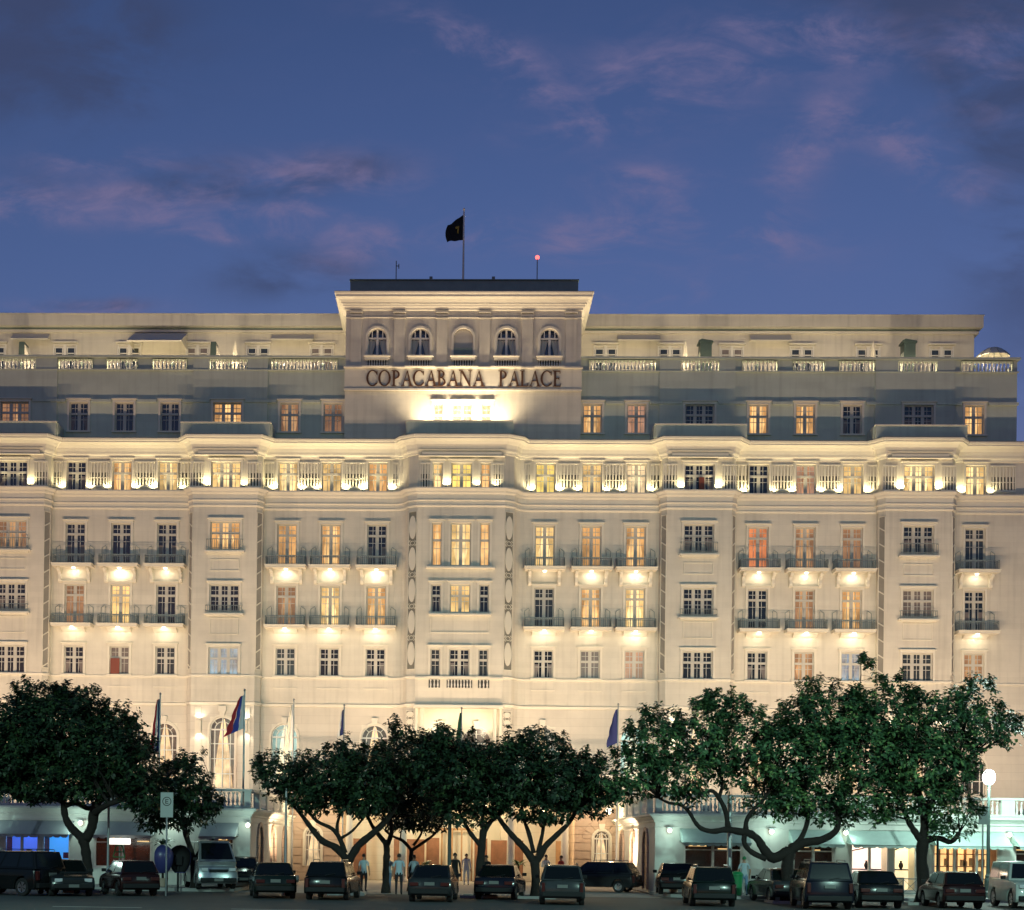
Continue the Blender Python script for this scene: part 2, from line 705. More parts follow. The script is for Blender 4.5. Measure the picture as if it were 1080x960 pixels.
struct(b.build('kerb', 'kerb'))
b = MB()
b.quad((-10.0, 63.6, .008), (9.25, 63.6, .008), (9.25, 89, .008), (-10.0, 89, .008))
struct(b.build('driveway', 'paving'))

# ================================================================== HOTEL
hotel = empty('hotel', (0, 90, 0))
tag(hotel, 'long cream floodlit palace hotel with central sign tower, balconies and rows of windows', 'hotel')
OFF = Vector((0, 90, 0))


def hb(mb, name, mat, **k):
    """build in world coordinates, parent to the hotel"""
    for m_ in (islands(mb) if name in SPLIT else [mb]):
        o = m_.build(name, mat, hotel, **k)
        o.location = -OFF
    return o


def wall(mb, x0, x1, z0, z1, Y, holes):
    """flat wall facing -Y with rectangular holes (x0,x1,z0,z1)"""
    hs = [h for h in holes if h[0] < x1 and h[1] > x0 and h[2] < z1 and h[3] > z0]
    xs = sorted({x0, x1, *[min(max(h[i], x0), x1) for h in hs for i in (0, 1)]})
    zs = sorted({z0, z1, *[min(max(h[i], z0), z1) for h in hs for i in (2, 3)]})
    for i in range(len(xs)-1):
        run = None
        for j in range(len(zs)-1):
            cx, cz = (xs[i]+xs[i+1])/2, (zs[j]+zs[j+1])/2
            if any(h[0] < cx < h[1] and h[2] < cz < h[3] for h in hs):
                if run is not None:
                    mb.quad((xs[i], Y, run), (xs[i+1], Y, run), (xs[i+1], Y, zs[j]), (xs[i], Y, zs[j]))
                    run = None
            elif run is None:
                run = zs[j]
        if run is not None:
            mb.quad((xs[i], Y, run), (xs[i+1], Y, run), (xs[i+1], Y, zs[-1]), (xs[i], Y, zs[-1]))


# plan of the main facade, right half, then mirrored
YB1, YC = 89.1, 88.8
half = [(2.74, YC), (3.30, YC+.34), (3.42, YC+.55), (3.52, YC+.78), (3.72, YC+1.0), (4.0, 89.94), (4.2, 90.0),
        (12.62, 90.0), (12.62, 89.5), (12.92, YB1), (16.95, YB1), (17.25, 89.5), (17.25, 90.0),
        (26.2, 90.0), (26.2, 89.5), (26.5, YB1), (30.6, YB1), (30.9, 89.5), (30.9, 90.0), (35.55, 90.0), (35.55, 112)]
plan = [(-x, y) for x, y in reversed(half)] + half


def offset_poly(pl, d):
    out = []
    n = len(pl)
    for i in range(n):
        p = Vector(pl[i])
        ns = []
        for a, b_ in ((i-1, i), (i, i+1)):
            if a >= 0 and b_ < n:
                e = (Vector(pl[b_])-Vector(pl[a])).normalized()
                ns.append(Vector((e.y, -e.x)))
        m = sum(ns, Vector((0, 0))).normalized()
        s = d/max(.45, m.dot(ns[0]))
        out.append(p+m*s)
    return out


def sweep(mb, prof, pl=None):
    """prof = [(out, z)...] bottom to top, closed against the wall"""
    pl = pl or plan
    rows = [offset_poly(pl, o) for o, z in prof]
    for i in range(len(prof)-1):
        for j in range(len(pl)-1):
            a, b_, c, d = rows[i][j], rows[i][j+1], rows[i+1][j+1], rows[i+1][j]
            mb.quad((a.x, a.y, prof[i][1]), (b_.x, b_.y, prof[i][1]), (c.x, c.y, prof[i+1][1]), (d.x, d.y, prof[i+1][1]))


Z_LEDGE = PZ(519)        # below frieze windows
Z_COR = PZ(482)
Z_ROOF = PZ(465.5, 89.2)
Z_S1, Z_S2 = PZ(716), PZ(745)

WINS = []   # (x centre, z0, w, h, Y, lights, kind, state, extras)
HOLES = []


def addwin(x, z0, w, h, Y, lights, name, state, **k):
    WINS.append((x, z0, w, h, Y, lights, name, state, k))
    HOLES.append((x-w/2, x+w/2, z0, z0+h, Y))


AX = [88.5, 137.5, 184, 312, 361, 410, 537]     # two-light axes (ideal px offsets)
BX = [(250, YB1), (478.5, YB1)]                # three-light bays
# states left..right: keyed by signed axis
ST = {
 'frieze': {-478.5: 'dark', -410: 'dark', -361: 'orange', -312: 'yellow', -250: 'yellow', -184: 'yellow', -137.5: 'yellow', -88.5: 'orange',
            88.5: 'bright', 137.5: 'yellow', 184: 'pale', 250: 'dark', 312: 'dark', 361: 'pink', 410: 'yellow', 478.5: 'yellow', 537: 'yellow'},
 'row1': {-478.5: 'dimor', -410: 'dark', -361: 'dark', -312: 'dark', -250: 'orange', -184: 'orange', -137.5: 'orange', -88.5: 'dark',
          88.5: 'yellow', 137.5: 'orange', 184: 'orange', 250: 'dark', 312: 'red', 361: 'dimor', 410: 'dimor', 478.5: 'dark', 537: 'dull'},
 'row2': {-478.5: 'dark', -410: 'dimor', -361: 'yellow', -312: 'dark', -250: 'dark', -184: 'dimor', -137.5: 'yellow', -88.5: 'orange',
          88.5: 'dull', 137.5: 'orange', 184: 'yellow', 250: 'dark', 312: 'dark', 361: 'dimor', 410: 'orange', 478.5: 'blind', 537: 'dark'},
 'row3': {-478.5: 'dark', -410: 'dark', -361: 'blind', -312: 'dull', -250: 'blue', -184: 'dull', -137.5: 'dark', -88.5: 'dark',
          88.5: 'dark', 137.5: 'blind', 184: 'pink', 250: 'dark', 312: 'dark', 361: 'dimor', 410: 'blue', 478.5: 'dull', 537: 'dimor'},
 'attic': {-478.5: 'dimor', -410: 'dark', -361: 'dark', -312: 'dark', -250: 'orange', -184: 'dimor', -137.5: 'dimor', -88.5: 'pink',
           88.5: 'yellow', 137.5: 'orange', 184: 'pink', 250: 'dark', 312: 'orange', 361: 'orange', 410: 'dark', 478.5: 'dark', 537: 'orange'},
}
YAT = 90.35
for s in (-1, 1):
    for a in AX:
        k = s*a
        if s < 0 and a == 537:
            k = -536.9
            st = {r: 'dark' for r in ST}
        else:
            st = {r: ST[r][k] for r in ST}
        X = PX(k)
        addwin(X, PZ(518.2), 1.27, PZ(487)-PZ(518.2), 90.0, 2, 'window', st['frieze'], row='frieze')
        addwin(X, PZ(599), 1.27, PZ(553)-PZ(599), 90.0, 2, 'french_window', st['row1'], row='row1')
        addwin(X, PZ(662.3), 1.27, PZ(618.5)-PZ(662.3), 90.0, 2, 'french_window', st['row2'], row='row2')
        addwin(X, PZ(714), 1.27, PZ(684)-PZ(714), 90.0, 2, 'window', st['row3'], row='row3')
        addwin(X, PZ(455, YAT), 1.22, PZ(424, YAT)-PZ(455, YAT), YAT, 2, 'attic_window', st['attic'], row='attic')
    for a, Y in BX:
        k = s*a
        X = PX(a, Y)*s
        addwin(X, PZ(517.2, Y), 1.9, PZ(487, Y)-PZ(517.2, Y), Y, 3, 'window', ST['frieze'][k], row='frieze')
        addwin(X, PZ(580.5, Y), 1.9, PZ(550.5, Y)-PZ(580.5, Y), Y, 3, 'window', ST['row1'][k], row='b1')
        addwin(X, PZ(647, Y), 1.9, PZ(617.5, Y)-PZ(647, Y), Y, 3, 'window', ST['row2'][k], row='b2')
        addwin(X, PZ(713.5, Y), 1.9, PZ(684, Y)-PZ(713.5, Y), Y, 3, 'window', ST['row3'][k], row='row3')
        addwin(PX(a)*s, PZ(452, YAT-.12), 1.85, PZ(424, YAT-.12)-PZ(452, YAT-.12), YAT-.12, 3, 'attic_window', ST['attic'][k], row='attic')
for off, w, n in ((-25.3, .64, 1), (0, 1.3, 2), (25.3, .64, 1)):
    X = PX(off, YC)
    for za, zb, st, row in ((517, 487, ('yellow', 'bright', 'orange'), 'frieze'), (596, 550.5, ('orange', 'yellow', 'orange'), 'c1'),
                            (645.5, 615.5, ('dark', 'yellow', 'dark'), 'c2'), (713, 683.5, ('dull', 'dark', 'dull'), 'row3')):
        addwin(X, PZ(za, YC), w, PZ(zb, YC)-PZ(za, YC), YC, n, 'window', st[int((off > 0)-(off < 0)+1)], row=row)
for off, w, n in ((-25.3, .62, 1), (0, 1.3, 2), (25.3, .62, 1)):
    addwin(PX(off), PZ(455, 89.93), w, PZ(424, 89.93)-PZ(455, 89.93), 89.93, n, 'attic_window', 'pale', row='attic')

# arched ground-storey openings
ARCH = []


def addarch(x, z0, zt, w, Y, name, state):
    ARCH.append((x, z0, zt, w, Y, name, state))
    HOLES.append((x-w/2, x+w/2, z0, zt, Y))


for s in (-1, 1):
    for a in (88.5, 184, 312, 410):
        addarch(PX(a)*s, 5.9, PZ(765), 1.66, 90.0, 'arched_window', 'pale')
    addarch(PX(537)*s, 5.9, PZ(790), 1.5, 90.0, 'arched_window', 'dull')
    for a, Y in BX:
        addarch(PX(a, Y)*s, 5.7, PZ(758, Y), 1.6, Y, 'arched_window', 'pale')
# tower
YT = 89.9
for off in (-91, -45.5, 0, 45.5, 91):
    addarch(PX(off, YT), PZ(374, YT), PZ(344.5, YT), 1.22, YT, 'tower_window', 'blank' if off == 0 else 'towerdark')

holes_at = lambda Y: [h[:4] for h in HOLES if abs(h[4]-Y) < .02]

# --- main walls
w = MB()
for i in range(len(plan)-1):
    (xa, ya), (xb, yb) = plan[i], plan[i+1]
    if abs(ya-yb) < .01 and (abs(ya-90) < .01 or abs(ya-YB1) < .01 or abs(ya-YC) < .01):
        wall(w, xa, xb, Z_S2, Z_ROOF-.3, ya, holes_at(ya))
    else:
        w.quad((xa, ya, Z_S2), (xb, yb, Z_S2), (xb, yb, Z_ROOF-.3), (xa, ya, Z_ROOF-.3))
hb(w, 'wall', 'wall')
w = MB()
for i in range(len(plan)-1):
    (xa, ya), (xb, yb) = plan[i], plan[i+1]
    if abs(xa) < 2.8 and abs(xb) < 2.8:
        continue
    if abs(ya-yb) < .01 and (abs(ya-90) < .01 or abs(ya-YB1) < .01):
        wall(w, xa, xb, 0, Z_S2, ya, holes_at(ya))
    else:
        w.quad((xa, ya, 0), (xb, yb, 0), (xb, yb, Z_S2), (xa, ya, Z_S2))
hb(w, 'base_wall', 'ashlar')
# recessed entrance loggia in the central bay
w = MB()
YL = 90.6
addarch(-1.15, 7.0, PZ(767, YL), 2.0, YL, 'arched_window', 'blind')
addarch(1.15, 7.0, PZ(767, YL), 2.0, YL, 'arched_window', 'blind')
wall(w, -2.74, 2.74, 0, Z_S2-.05, YL, holes_at(YL))
for s in (-1, 1):
    w.quad((s*2.74, YC, 0), (s*2.74, YL, 0), (s*2.74, YL, Z_S2), (s*2.74, YC, Z_S2))
w.quad((-2.74, YC, Z_S2), (2.74, YC, Z_S2), (2.74, YL, Z_S2), (-2.74, YL, Z_S2))
for s in (-1, 1):
    w.box(s*2.70-.14, s*2.70+.14, YC+.05, YC+.45, 5, Z_S2-.1)
    w.box(s*2.28-.10, s*2.28+.10, YC+.15, YC+.5, 5, Z_S2-.1)
hb(w, 'loggia_wall', 'trim')
# back and sides of the mass, flat roof
w = MB()
w.box(-35.45, 35.45, 92.2, 112, 0, 27)
w.box(-34.9, 34.9, 92.3, 112, 27, 32.4)
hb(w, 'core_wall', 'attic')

# --- bands, ledge, cornice
b = MB()
sweep(b, [(0, Z_S1-.07), (.07, Z_S1-.05), (.09, Z_S1+.05), (0, Z_S1+.09)])
sweep(b, [(0, Z_S2-.10), (.09, Z_S2-.08), (.12, Z_S2+.06), (0, Z_S2+.12)])
hb(b, 'string_course', 'trim')
b = MB()
zl = Z_LEDGE
sweep(b, [(0, PZ(538.5)), (.08, PZ(537.8)), (.10, PZ(536.6)), (.05, PZ(535.8)), (.05, PZ(532.5)), (.13, PZ(532)), (.13, PZ(531)), (.08, PZ(530.2)),
          (.08, PZ(525.5)), (.20, PZ(524)), (.22, PZ(522.6)), (.30, PZ(521.4)), (.38, PZ(520.4)), (.38, PZ(519.2)), (.02, zl+.01)])
hb(b, 'ledge', 'trim')
b = MB()
z0, z1 = Z_COR, Z_ROOF
sweep(b, [(0, z0-.13), (.07, z0-.11), (.10, z0), (.16, z0+.05), (.20, z0+.12), (.22, z0+.26), (.30, z0+.46), (.46, z0+.62), (.66, z0+.72), (.70, z0+.73),
          (.70, z0+.80), (.76, z0+.84), (.80, z0+.93), (.80, z0+.98), (.0, z0+1.02)])
cor = hb(b, 'cornice', 'trim')
ZCT = z0+1.02
b = MB()         # raised panels above the bay friezes, below the cornice
for xc, hw, Y in ((0, 2.74, YC), *[(s*PX(a, YB1), 2.02, YB1) for s in (-1, 1) for a in (250, 478.5)]):
    for za, zb in ((PZ(481, Y), PZ(476.5, Y)), (PZ(474.5, Y), PZ(470.5, Y))):
        b.box(xc-hw+.03, xc+hw-.03, Y-.30, Y+.1, za, za+.05)
        b.box(xc-hw+.25, xc+hw-.25, Y-.26, Y+.1, za+.08, zb)
hb(b, 'cornice_panel', 'trim')
b = MB()
pl = offset_poly(plan, .78)
n = len(pl)
for i in range(n//2):      # roof of the cornice back to the attic
    pass
for i in range(n-1):
    a_, c_ = pl[i], pl[i+1]
    if a_.y < 91 or c_.y < 91:
        b.quad((a_.x, min(a_.y, 92.5), ZCT-.008), (c_.x, min(c_.y, 92.5), ZCT-.008), (c_.x, 92.5, ZCT-.008), (a_.x, 92.5, ZCT-.008))
hb(b, 'cornice_roof', 'roof_metal')

# --- attic storey
ZAT = PZ(377, YAT)
ah = [(7.4, YAT), (12.5, YAT), (12.5, YAT-.12), (17.3, YAT-.12), (17.3, YAT), (26.1, YAT), (26.1, YAT-.12), (31.1, YAT-.12), (31.1, YAT), (35.0, YAT)]
openings = [(133, 203), (228.5, 269), (293, 330), (346, 379), (394, 431), (455, 496), (520, 574)]
opn = []
ZO0, ZO1 = PZ(389, YAT), PZ(378.6, YAT)
for s in (-1, 1):
    for a, c in openings:
        xa, xb = sorted((PX(a*s, YAT), PX(c*s, YAT)))
        opn.append((xa, xb, ZO0, ZO1))
w = MB()
for s in (-1, 1):
    for i in range(len(ah)-1):
        (xa, ya), (xb, yb) = ah[i], ah[i+1]
        xa, xb = xa*s, xb*s
        if ya == yb:
            if xa > xb:
                xa, xb = xb, xa
            wall(w, xa, xb, ZCT-.4, ZAT, ya, holes_at(ya)+opn)
        else:
            w.quad((xa, ya, ZCT-.4), (xb, yb, ZCT-.4), (xb, yb, ZAT), (xa, ya, ZAT))
    w.quad((s*35, YAT, ZCT-.4), (s*35, 112, ZCT-.4), (s*35, 112, ZAT), (s*35, YAT, ZAT))
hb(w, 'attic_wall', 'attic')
# parapet thickness: inner face, underside and top around the openings
w = MB()
for s in (-1, 1):
    x0_, x1_ = sorted((s*7.4, s*35.0))
    wall(w, x0_, x1_, 32.42, ZAT, YAT+.32, opn)
    w.quad((x0_, YAT, ZAT), (x1_, YAT, ZAT), (x1_, YAT+.32, ZAT), (x0_, YAT+.32, ZAT))
for xa, xb, za, zb in opn:
    w.quad((xa, YAT-.12, za), (xb, YAT-.12, za), (xb, YAT+.32, za), (xa, YAT+.32, za))
    w.quad((xa, YAT-.12, zb), (xb, YAT-.12, zb), (xb, YAT+.32, zb), (xa, YAT+.32, zb))
    for x in (xa, xb):
        w.quad((x, YAT-.12, za), (x, YAT+.32, za), (x, YAT+.32, zb), (x, YAT-.12, zb))
w.quad((-35, YAT+.32, 32.43), (35, YAT+.32, 32.43), (35, 112, 32.43), (-35, 112, 32.43))
hb(w, 'terrace_parapet', 'attic')
b = MB()
for s in (-1, 1):
    b.box(*sorted((s*7.5, s*35.15)), YAT-.24, YAT+.4, ZAT+.002, ZAT+.12)
    for y, o in ((385.6+4.5, .05),):
        b.box(*sorted((s*7.5, s*35.06)), YAT-.17, YAT-.005, ZO0-.08, ZO0-.02)
hb(b, 'parapet_coping', 'attic')
# moulding at attic window head level (broken by the windows)
b = MB()
wx = sorted([(x-.85 if n == 2 else x-1.15, x+.85 if n == 2 else x+1.15) for x, z, w_, h_, Y, n, nm, st, k in WINS if k['row'] == 'attic' and abs(x) > 5])
for s in (-1, 1):
    cur = -35.05 if s < 0 else 7.55
    end = -7.55 if s < 0 else 35.05
    for a_, c_ in wx:
        if (a_ < 0) != (s < 0):
            continue
        if a_ > cur:
            b.box(cur, a_, YAT-.20, YAT-.01, PZ(424.5, YAT), PZ(421.8, YAT))
        cur = max(cur, c_)
    if cur < end:
        b.box(cur, end, YAT-.20, YAT-.01, PZ(424.5, YAT), PZ(421.8, YAT))
hb(b, 'attic_moulding', 'attic')


def baluster_prof(h, r):
    return [(r*.9, 0), (r*.9, h*.07), (r*.5, h*.11), (r*.75, h*.2), (r, h*.33), (r*.75, h*.5), (r*.42, h*.72), (r*.42, h*.8), (r*.8, h*.87), (r*.85, h)]


def balrow(mb, x0, x1, z0, z1, Y, pitch, r, seg=8):
    n = max(2, round((x1-x0)/pitch))
    for i in range(n):
        mb.lathe(baluster_prof(z1-z0, r), (x0+(i+.5)*(x1-x0)/n, Y, z0), seg)


for i, (xa, xb, za, zb) in enumerate(opn):
    b = MB()
    balrow(b, xa+.02, xb-.02, za, zb, YAT+.08, .235, .085)
    hb(b, 'balustrade', 'white_paint', smooth=True)

# bay parapets standing on the cornice
for xc, hw, Y, h in ((-.15, PX(55.5, 88.4), YC-.35, .86), *[(s*PX(a, YB1), PX(47.5, 88.7), YB1-.35, .80) for s in (-1, 1) for a in (250, 478.5)]):
    b = MB()
    b.box(xc-hw, xc+hw, Y, Y+.16, ZCT-.01, ZCT+h)
    for s in (-1, 1):
        b.box(xc+s*hw-.08, xc+s*hw+.08, Y+.162, Y+1.5, ZCT-.01, ZCT+h)
    hb(b, 'bay_parapet', 'attic')
    b = MB()
    b.box(xc-hw-.05, xc+hw+.05, Y-.05, Y+.21, ZCT+h+.001, ZCT+h+.06)
    hb(b, 'parapet_coping', 'trim')

# --- tower
TX = PX(124.5, YT)
ZT0, ZT1 = PZ(409, YT), PZ(325, YT)
w = MB()
wall(w, -TX, TX, ZT0, ZT1+.9, YT, holes_at(YT))
for s in (-1, 1):
    w.quad((s*TX, YT, ZT0), (s*TX, YT+9, ZT0), (s*TX, YT+9, ZT1+.9), (s*TX, YT, ZT1+.9))
w.quad((-TX, YT+9, ZAT-1), (TX, YT+9, ZAT-1), (TX, YT+9, ZT1+.9), (-TX, YT+9, ZT1+.9))
hb(w, 'tower_wall', 'wall')
w = MB()
wall(w, -TX-.02, TX+.02, ZCT-.4, ZT0, YT+.03, holes_at(89.93))
hb(w, 'tower_base_wall', 'wall')
b = MB()
ZNB = PZ(387.5, YT)
b.box(-TX-.04, TX+.04, YT-.10, YT+.02, ZT0+.01, ZNB)
hb(b, 'name_band', 'wall')
b = MB()
b.box(-TX-.06, TX+.06, YT-.16, YT-.02, ZT0-.12, ZT0)
b.box(-TX-.10, TX+.10, YT-.24, YT+.02, ZNB+.002, ZNB+.09)
for z, o in ((PZ(329, YT), .05), (PZ(331, YT), .03)):
    pass
for off in (-113.5, -67.5, -22.5, 22.5, 67.5, 113.5):
    x = PX(off, YT)
    b.box(x-.34, x+.34, YT-.08, YT+.02, ZNB+.092, PZ(334.5, YT))
    b.box(x-.40, x+.40, YT-.13, YT+.02, PZ(334.5, YT)+.001, PZ(333.3, YT))
    b.box(x-.37, x+.37, YT-.10, YT+.02, PZ(332.5, YT), PZ(330, YT))
    b.box(x-.40, x+.40, YT-.15, YT+.02, PZ(328.6, YT), PZ(326.5, YT))
hb(b, 'pilaster', 'wall')
tp = [(-TX, YT+9), (-TX, YT), (TX, YT), (TX, YT+9)]
b = MB()
z0 = ZT1
sweep(b, [(0, z0-.05), (.08, z0-.02), (.10, z0+.10), (.18, z0+.16), (.22, z0+.27), (.28, z0+.29), (.28, z0+.37), (.42, z0+.53), (.60, z0+.62), (.62, z0+.64),
          (.62, z0+.76), (.67, z0+.81), (.71, z0+.89), (.71, z0+.93), (0, z0+.95)], tp)
sweep(b, [(0, PZ(333.6, YT)), (.05, PZ(333.4, YT)), (.05, PZ(332.6, YT)), (0, PZ(332.4, YT))], tp)
b.quad((-TX-.70, YT-.70, z0+.948), (TX+.70, YT-.70, z0+.948), (TX+.70, YT+9.7, z0+.948), (-TX-.70, YT+9.7, z0+.948))
hb(b, 'tower_cornice', 'trim')
b = MB()
zr = z0+.95
b.box(-PX(120.5, 91.2), PX(120.5, 91.2), 91.2, 98, zr-.2, PZ(293.6, 91.2))
b.box(-PX(121.2, 91.2), PX(121.2, 91.2), 91.1, 98.1, PZ(293.6, 91.2)+.001, PZ(292.8, 91.2))
hb(b, 'tower_roof', 'roof_metal')
# balconettes under the tower windows
for off in (-91, -45.5, 0, 45.5, 91):
    x = PX(off, YT)
    b = MB()
    b.box(x-.78, x+.78, YT-.22, YT-.005, PZ(378.5, YT), PZ(375.5, YT))
    b.box(x-.84, x+.84, YT-.27, YT-.004, PZ(375.5, YT)+.001, PZ(374.3, YT))
    b.box(x-.95, x+.95, YT-.30, YT-.10, PZ(386.5, YT)-.02, PZ(385.6, YT))
    hb(b, 'window_sill', 'trim')
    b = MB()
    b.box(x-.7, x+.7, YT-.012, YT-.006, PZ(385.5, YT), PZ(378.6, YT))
    hb(b, 'shade_sheet', 'shade_dark')  # flat sheet on the wall, shade behind the balusters put into its colour
    b = MB()
    balrow(b, x-.72, x+.72, PZ(385.6, YT), PZ(378.5, YT), YT-.11, .165, .05)
    hb(b, 'balustrade', 'white_paint', smooth=True)

# --- penthouse, set back on the roof terrace
YP = 96.0
XP0, XP1 = 7.0, PX(534, YP)
w = MB()
for s in (-1, 1):
    xa, xb = sorted((s*XP0, s*XP1))
    w.quad((xa, YP, 32.4), (xb, YP, 32.4), (xb, YP, PZ(346, YP)), (xa, YP, PZ(346, YP)))
    w.quad((s*XP1, YP, 32.4), (s*XP1, 110, 32.4), (s*XP1, 110, PZ(346, YP)), (s*XP1, YP, PZ(346, YP)))
hb(w, 'penthouse_wall', 'wall')
b = MB()
for s in (-1, 1):
    xa, xb = sorted((s*6.9, s*(XP1+.25)))
    b.box(xa, xb, YP-.18, 110, PZ(350, YP), PZ(347.6, YP))
hb(b, 'penthouse_moulding', 'trim')
b = MB()
for s in (-1, 1):
    xa, xb = sorted((s*6.9, s*(XP1+.45)))
    b.box(xa, xb, YP-.45, 110, PZ(344.6, YP), PZ(332.8, YP))
    b.box(xa, sorted((s*6.9, s*(XP1+.5)))[1] if s > 0 else xb, YP-.5, 110, PZ(332.8, YP)+.002, PZ(331.8, YP))
hb(b, 'penthouse_fascia', 'wall')
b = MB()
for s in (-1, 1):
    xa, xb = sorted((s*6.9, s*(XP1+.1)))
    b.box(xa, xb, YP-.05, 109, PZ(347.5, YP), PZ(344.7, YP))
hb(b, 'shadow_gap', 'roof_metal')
PEN = [(150, 0), (217.5, 1), (282, 0), (355, 1), (424, 1), (500, 1)]
for s in (-1, 1):
    for off, _ in PEN:
        x = PX(off, YP)*s
        b = MB()
        b.box(x-.9, x+.9, YP-.32, YP-.004, PZ(361.9, YP), PZ(360.6, YP))
        hb(b, 'door_hood', 'trim')
        f = MB()
        for a_, c_ in ((-.82, -.74), (.74, .82), (-.1, .1)):
            f.box(x+a_, x+c_, YP-.09, YP-.003, 32.5, PZ(363.4, YP))
        f.box(x-.82, x+.82, YP-.10, YP-.002, PZ(363.4, YP)+.001, PZ(362.6, YP))
        for z in (PZ(366.8, YP), PZ(373, YP)):
            for q in (-.42, .42):
                f.box(x+q-.32, x+q+.32, YP-.08, YP-.004, z, z+.07)
        for q in (-.42, .42):
            for e in (-.29, .23):
                f.box(x+q+e, x+q+e+.06, YP-.08, YP-.006, 32.5, PZ(366.8, YP))
        fr = hb(f, 'terrace_door', 'white_paint')
        g = MB()
        g.box(x-.74, x+.74, YP-.03, YP-.001, 32.5, PZ(366.8, YP))
        po = g.build('pane', random.choice(['dull_glass', 'blind_glass', 'curtain_pale' if s > 0 and off == 217.5 else 'dull_glass']), fr)


def awning(x0, x1, Y, zt, zb, dep, mat, parent, name='awning', valance=.12):
    b = MB()
    b.quad((x0, Y, zt), (x1, Y, zt), (x1, Y-dep, zb), (x0, Y-dep, zb))
    b.quad((x0, Y, zt-.03), (x0, Y-dep, zb-.03), (x1, Y-dep, zb-.03), (x1, Y, zt-.03))
    n = max(4, int((x1-x0)/.35))
    for i in range(n):
        xa, xb = x0+(x1-x0)*i/n, x0+(x1-x0)*(i+1)/n
        q = (xb-xa)/4
        b.poly([(xa, Y-dep, zb), (xb, Y-dep, zb), (xb, Y-dep-.01, zb-valance*.6), (xb-q, Y-dep-.01, zb-valance), (xa+q, Y-dep-.01, zb-valance), (xa, Y-dep-.01, zb-valance*.6)])
    for x in (x0, x1):
        b.poly([(x, Y, zt), (x, Y-dep, zb), (x, Y, zb+.15)])
        b.tube([(x, Y-dep, zb), (x, Y, zb+.1)], .02, 6)
    b.tube([(x0, Y-dep, zb-.01), (x1, Y-dep, zb-.01)], .025, 6)
    o = b.build(name, mat, parent)
    return o


for xa, xb, za, zb, dep in ((-350, -293, 350, 358, 2.2), (-203, -158, 351, 356, .6), (162, 206, 351, 356, .6), (300, 343, 350, 356, .6), (-480, -440, 351, 356, .6)):
    a_ = awning(PX(xa, YP), PX(xb, YP), YP-.02, PZ(za, YP), PZ(zb, YP-dep), dep, 'canvas', hotel, 'terrace_awning')
    a_.location = -OFF


# --- windows
def frame_mesh(wd_, h, lights, french):
    """white joinery seen from outside, local: x centred, y into the wall, z from the sill"""
    b = MB()
    fw = .085
    y0, y1 = .12, .19
    tz = h*(.60 if not french else .745)
    b.box(-wd_/2, -wd_/2+fw, y0, y1, 0, h)
    b.box(wd_/2-fw, wd_/2, y0, y1, 0, h)
    b.box(-wd_/2+fw, wd_/2-fw, y0+.001, y1, 0, fw)
    b.box(-wd_/2+fw, wd_/2-fw, y0+.001, y1, h-fw, h)
    b.box(-wd_/2+fw, wd_/2-fw, y0-.03, y1, tz-.07, tz+.07)
    lw = (wd_-2*fw)/lights
    for i in range(lights):
        xa, xb = -wd_/2+fw+i*lw, -wd_/2+fw+(i+1)*lw
        if i:
            b.box(xa-.105, xa+.105, y0+.004, y1, fw, tz-.07)
            b.box(xa-.105, xa+.105, y0+.004, y1, tz+.07, h-fw)
        m = (xa+xb)/2
        g = .016
        b.box(m-g, m+g, y0+.02, y1-.01, fw, tz-.07)
        b.box(m-g, m+g, y0+.02, y1-.01, tz+.07, h-fw)
        zm = (tz+.07+h-fw)/2
        b.box(xa+.03, xb-.03, y0+.022, y1-.01, zm-g, zm+g)
        ks = (.36, .80) if french else (.70,)
        for k in ks:
            z = fw+(tz-.07-fw)*k
            gg = g if not (french and k == .36) else .05
            b.box(xa+.03, xb-.03, y0+.022, y1-.01, z-gg, z+gg)
    return b


def surround_mesh(wd_, h, french):
    b = MB()
    s, p = .13, .07
    b.box(-wd_/2-s, -wd_/2, -p, .19, -.0, h)
    b.box(wd_/2, wd_/2+s, -p, .19, -.0, h)
    b.box(-wd_/2-s, wd_/2+s, -p-.005, .19, h+.001, h+s+.03)
    b.box(-wd_/2-s-.07, wd_/2+s+.07, -p-.09, .0, h+s+.032, h+s+.09)
    if not french:
        b.box(-wd_/2-s-.04, wd_/2+s+.04, -p-.09, .19, -.10, -.002)
    return b


def curtain_mesh(wd_, h, openf, seed, side):
    rnd = random.Random(seed)
    b = MB()
    for s in (side,):
        cov = (wd_/2)*(1-openf)
        cols = 14
        rows = 5
        n = len(b.v)
        for r in range(rows+1):
            f = r/rows
            tie = 1-.45*math.exp(-((f-.38)/.22)**2)*(1 if openf > .15 else .15)
            for c in range(cols+1):
                u = c/cols
                x = s*(wd_/2-cov*tie*u)
                y = .30+.03*math.sin(u*cols*1.9+rnd.random()*.4+seed)
                b.v.append((x, y, f*h))
        for r in range(rows):
            for c in range(cols):
                i = n+r*(cols+1)+c
                b.f.append((i, i+1, i+cols+2, i+cols+1))
    return b


def room_mesh(wd_, h):
    b = MB()
    x0, x1, y0, y1 = -wd_/2, wd_/2, .195, .62
    b.quad((x0, y1, 0), (x1, y1, 0), (x1, y1, h), (x0, y1, h))
    b.quad((x0, y0, 0), (x0, y1, 0), (x0, y1, h), (x0, y0, h))
    b.quad((x1, y0, 0), (x1, y1, 0), (x1, y1, h), (x1, y0, h))
    b.quad((x0, y0, 0), (x1, y0, 0), (x1, y1, 0), (x0, y1, 0))
    b.quad((x0, y0, h), (x1, y0, h), (x1, y1, h), (x0, y1, h))
    return b


cache = {}
LABELS = {'bright': 'brightly lit yellow', 'red': 'glowing red orange'}


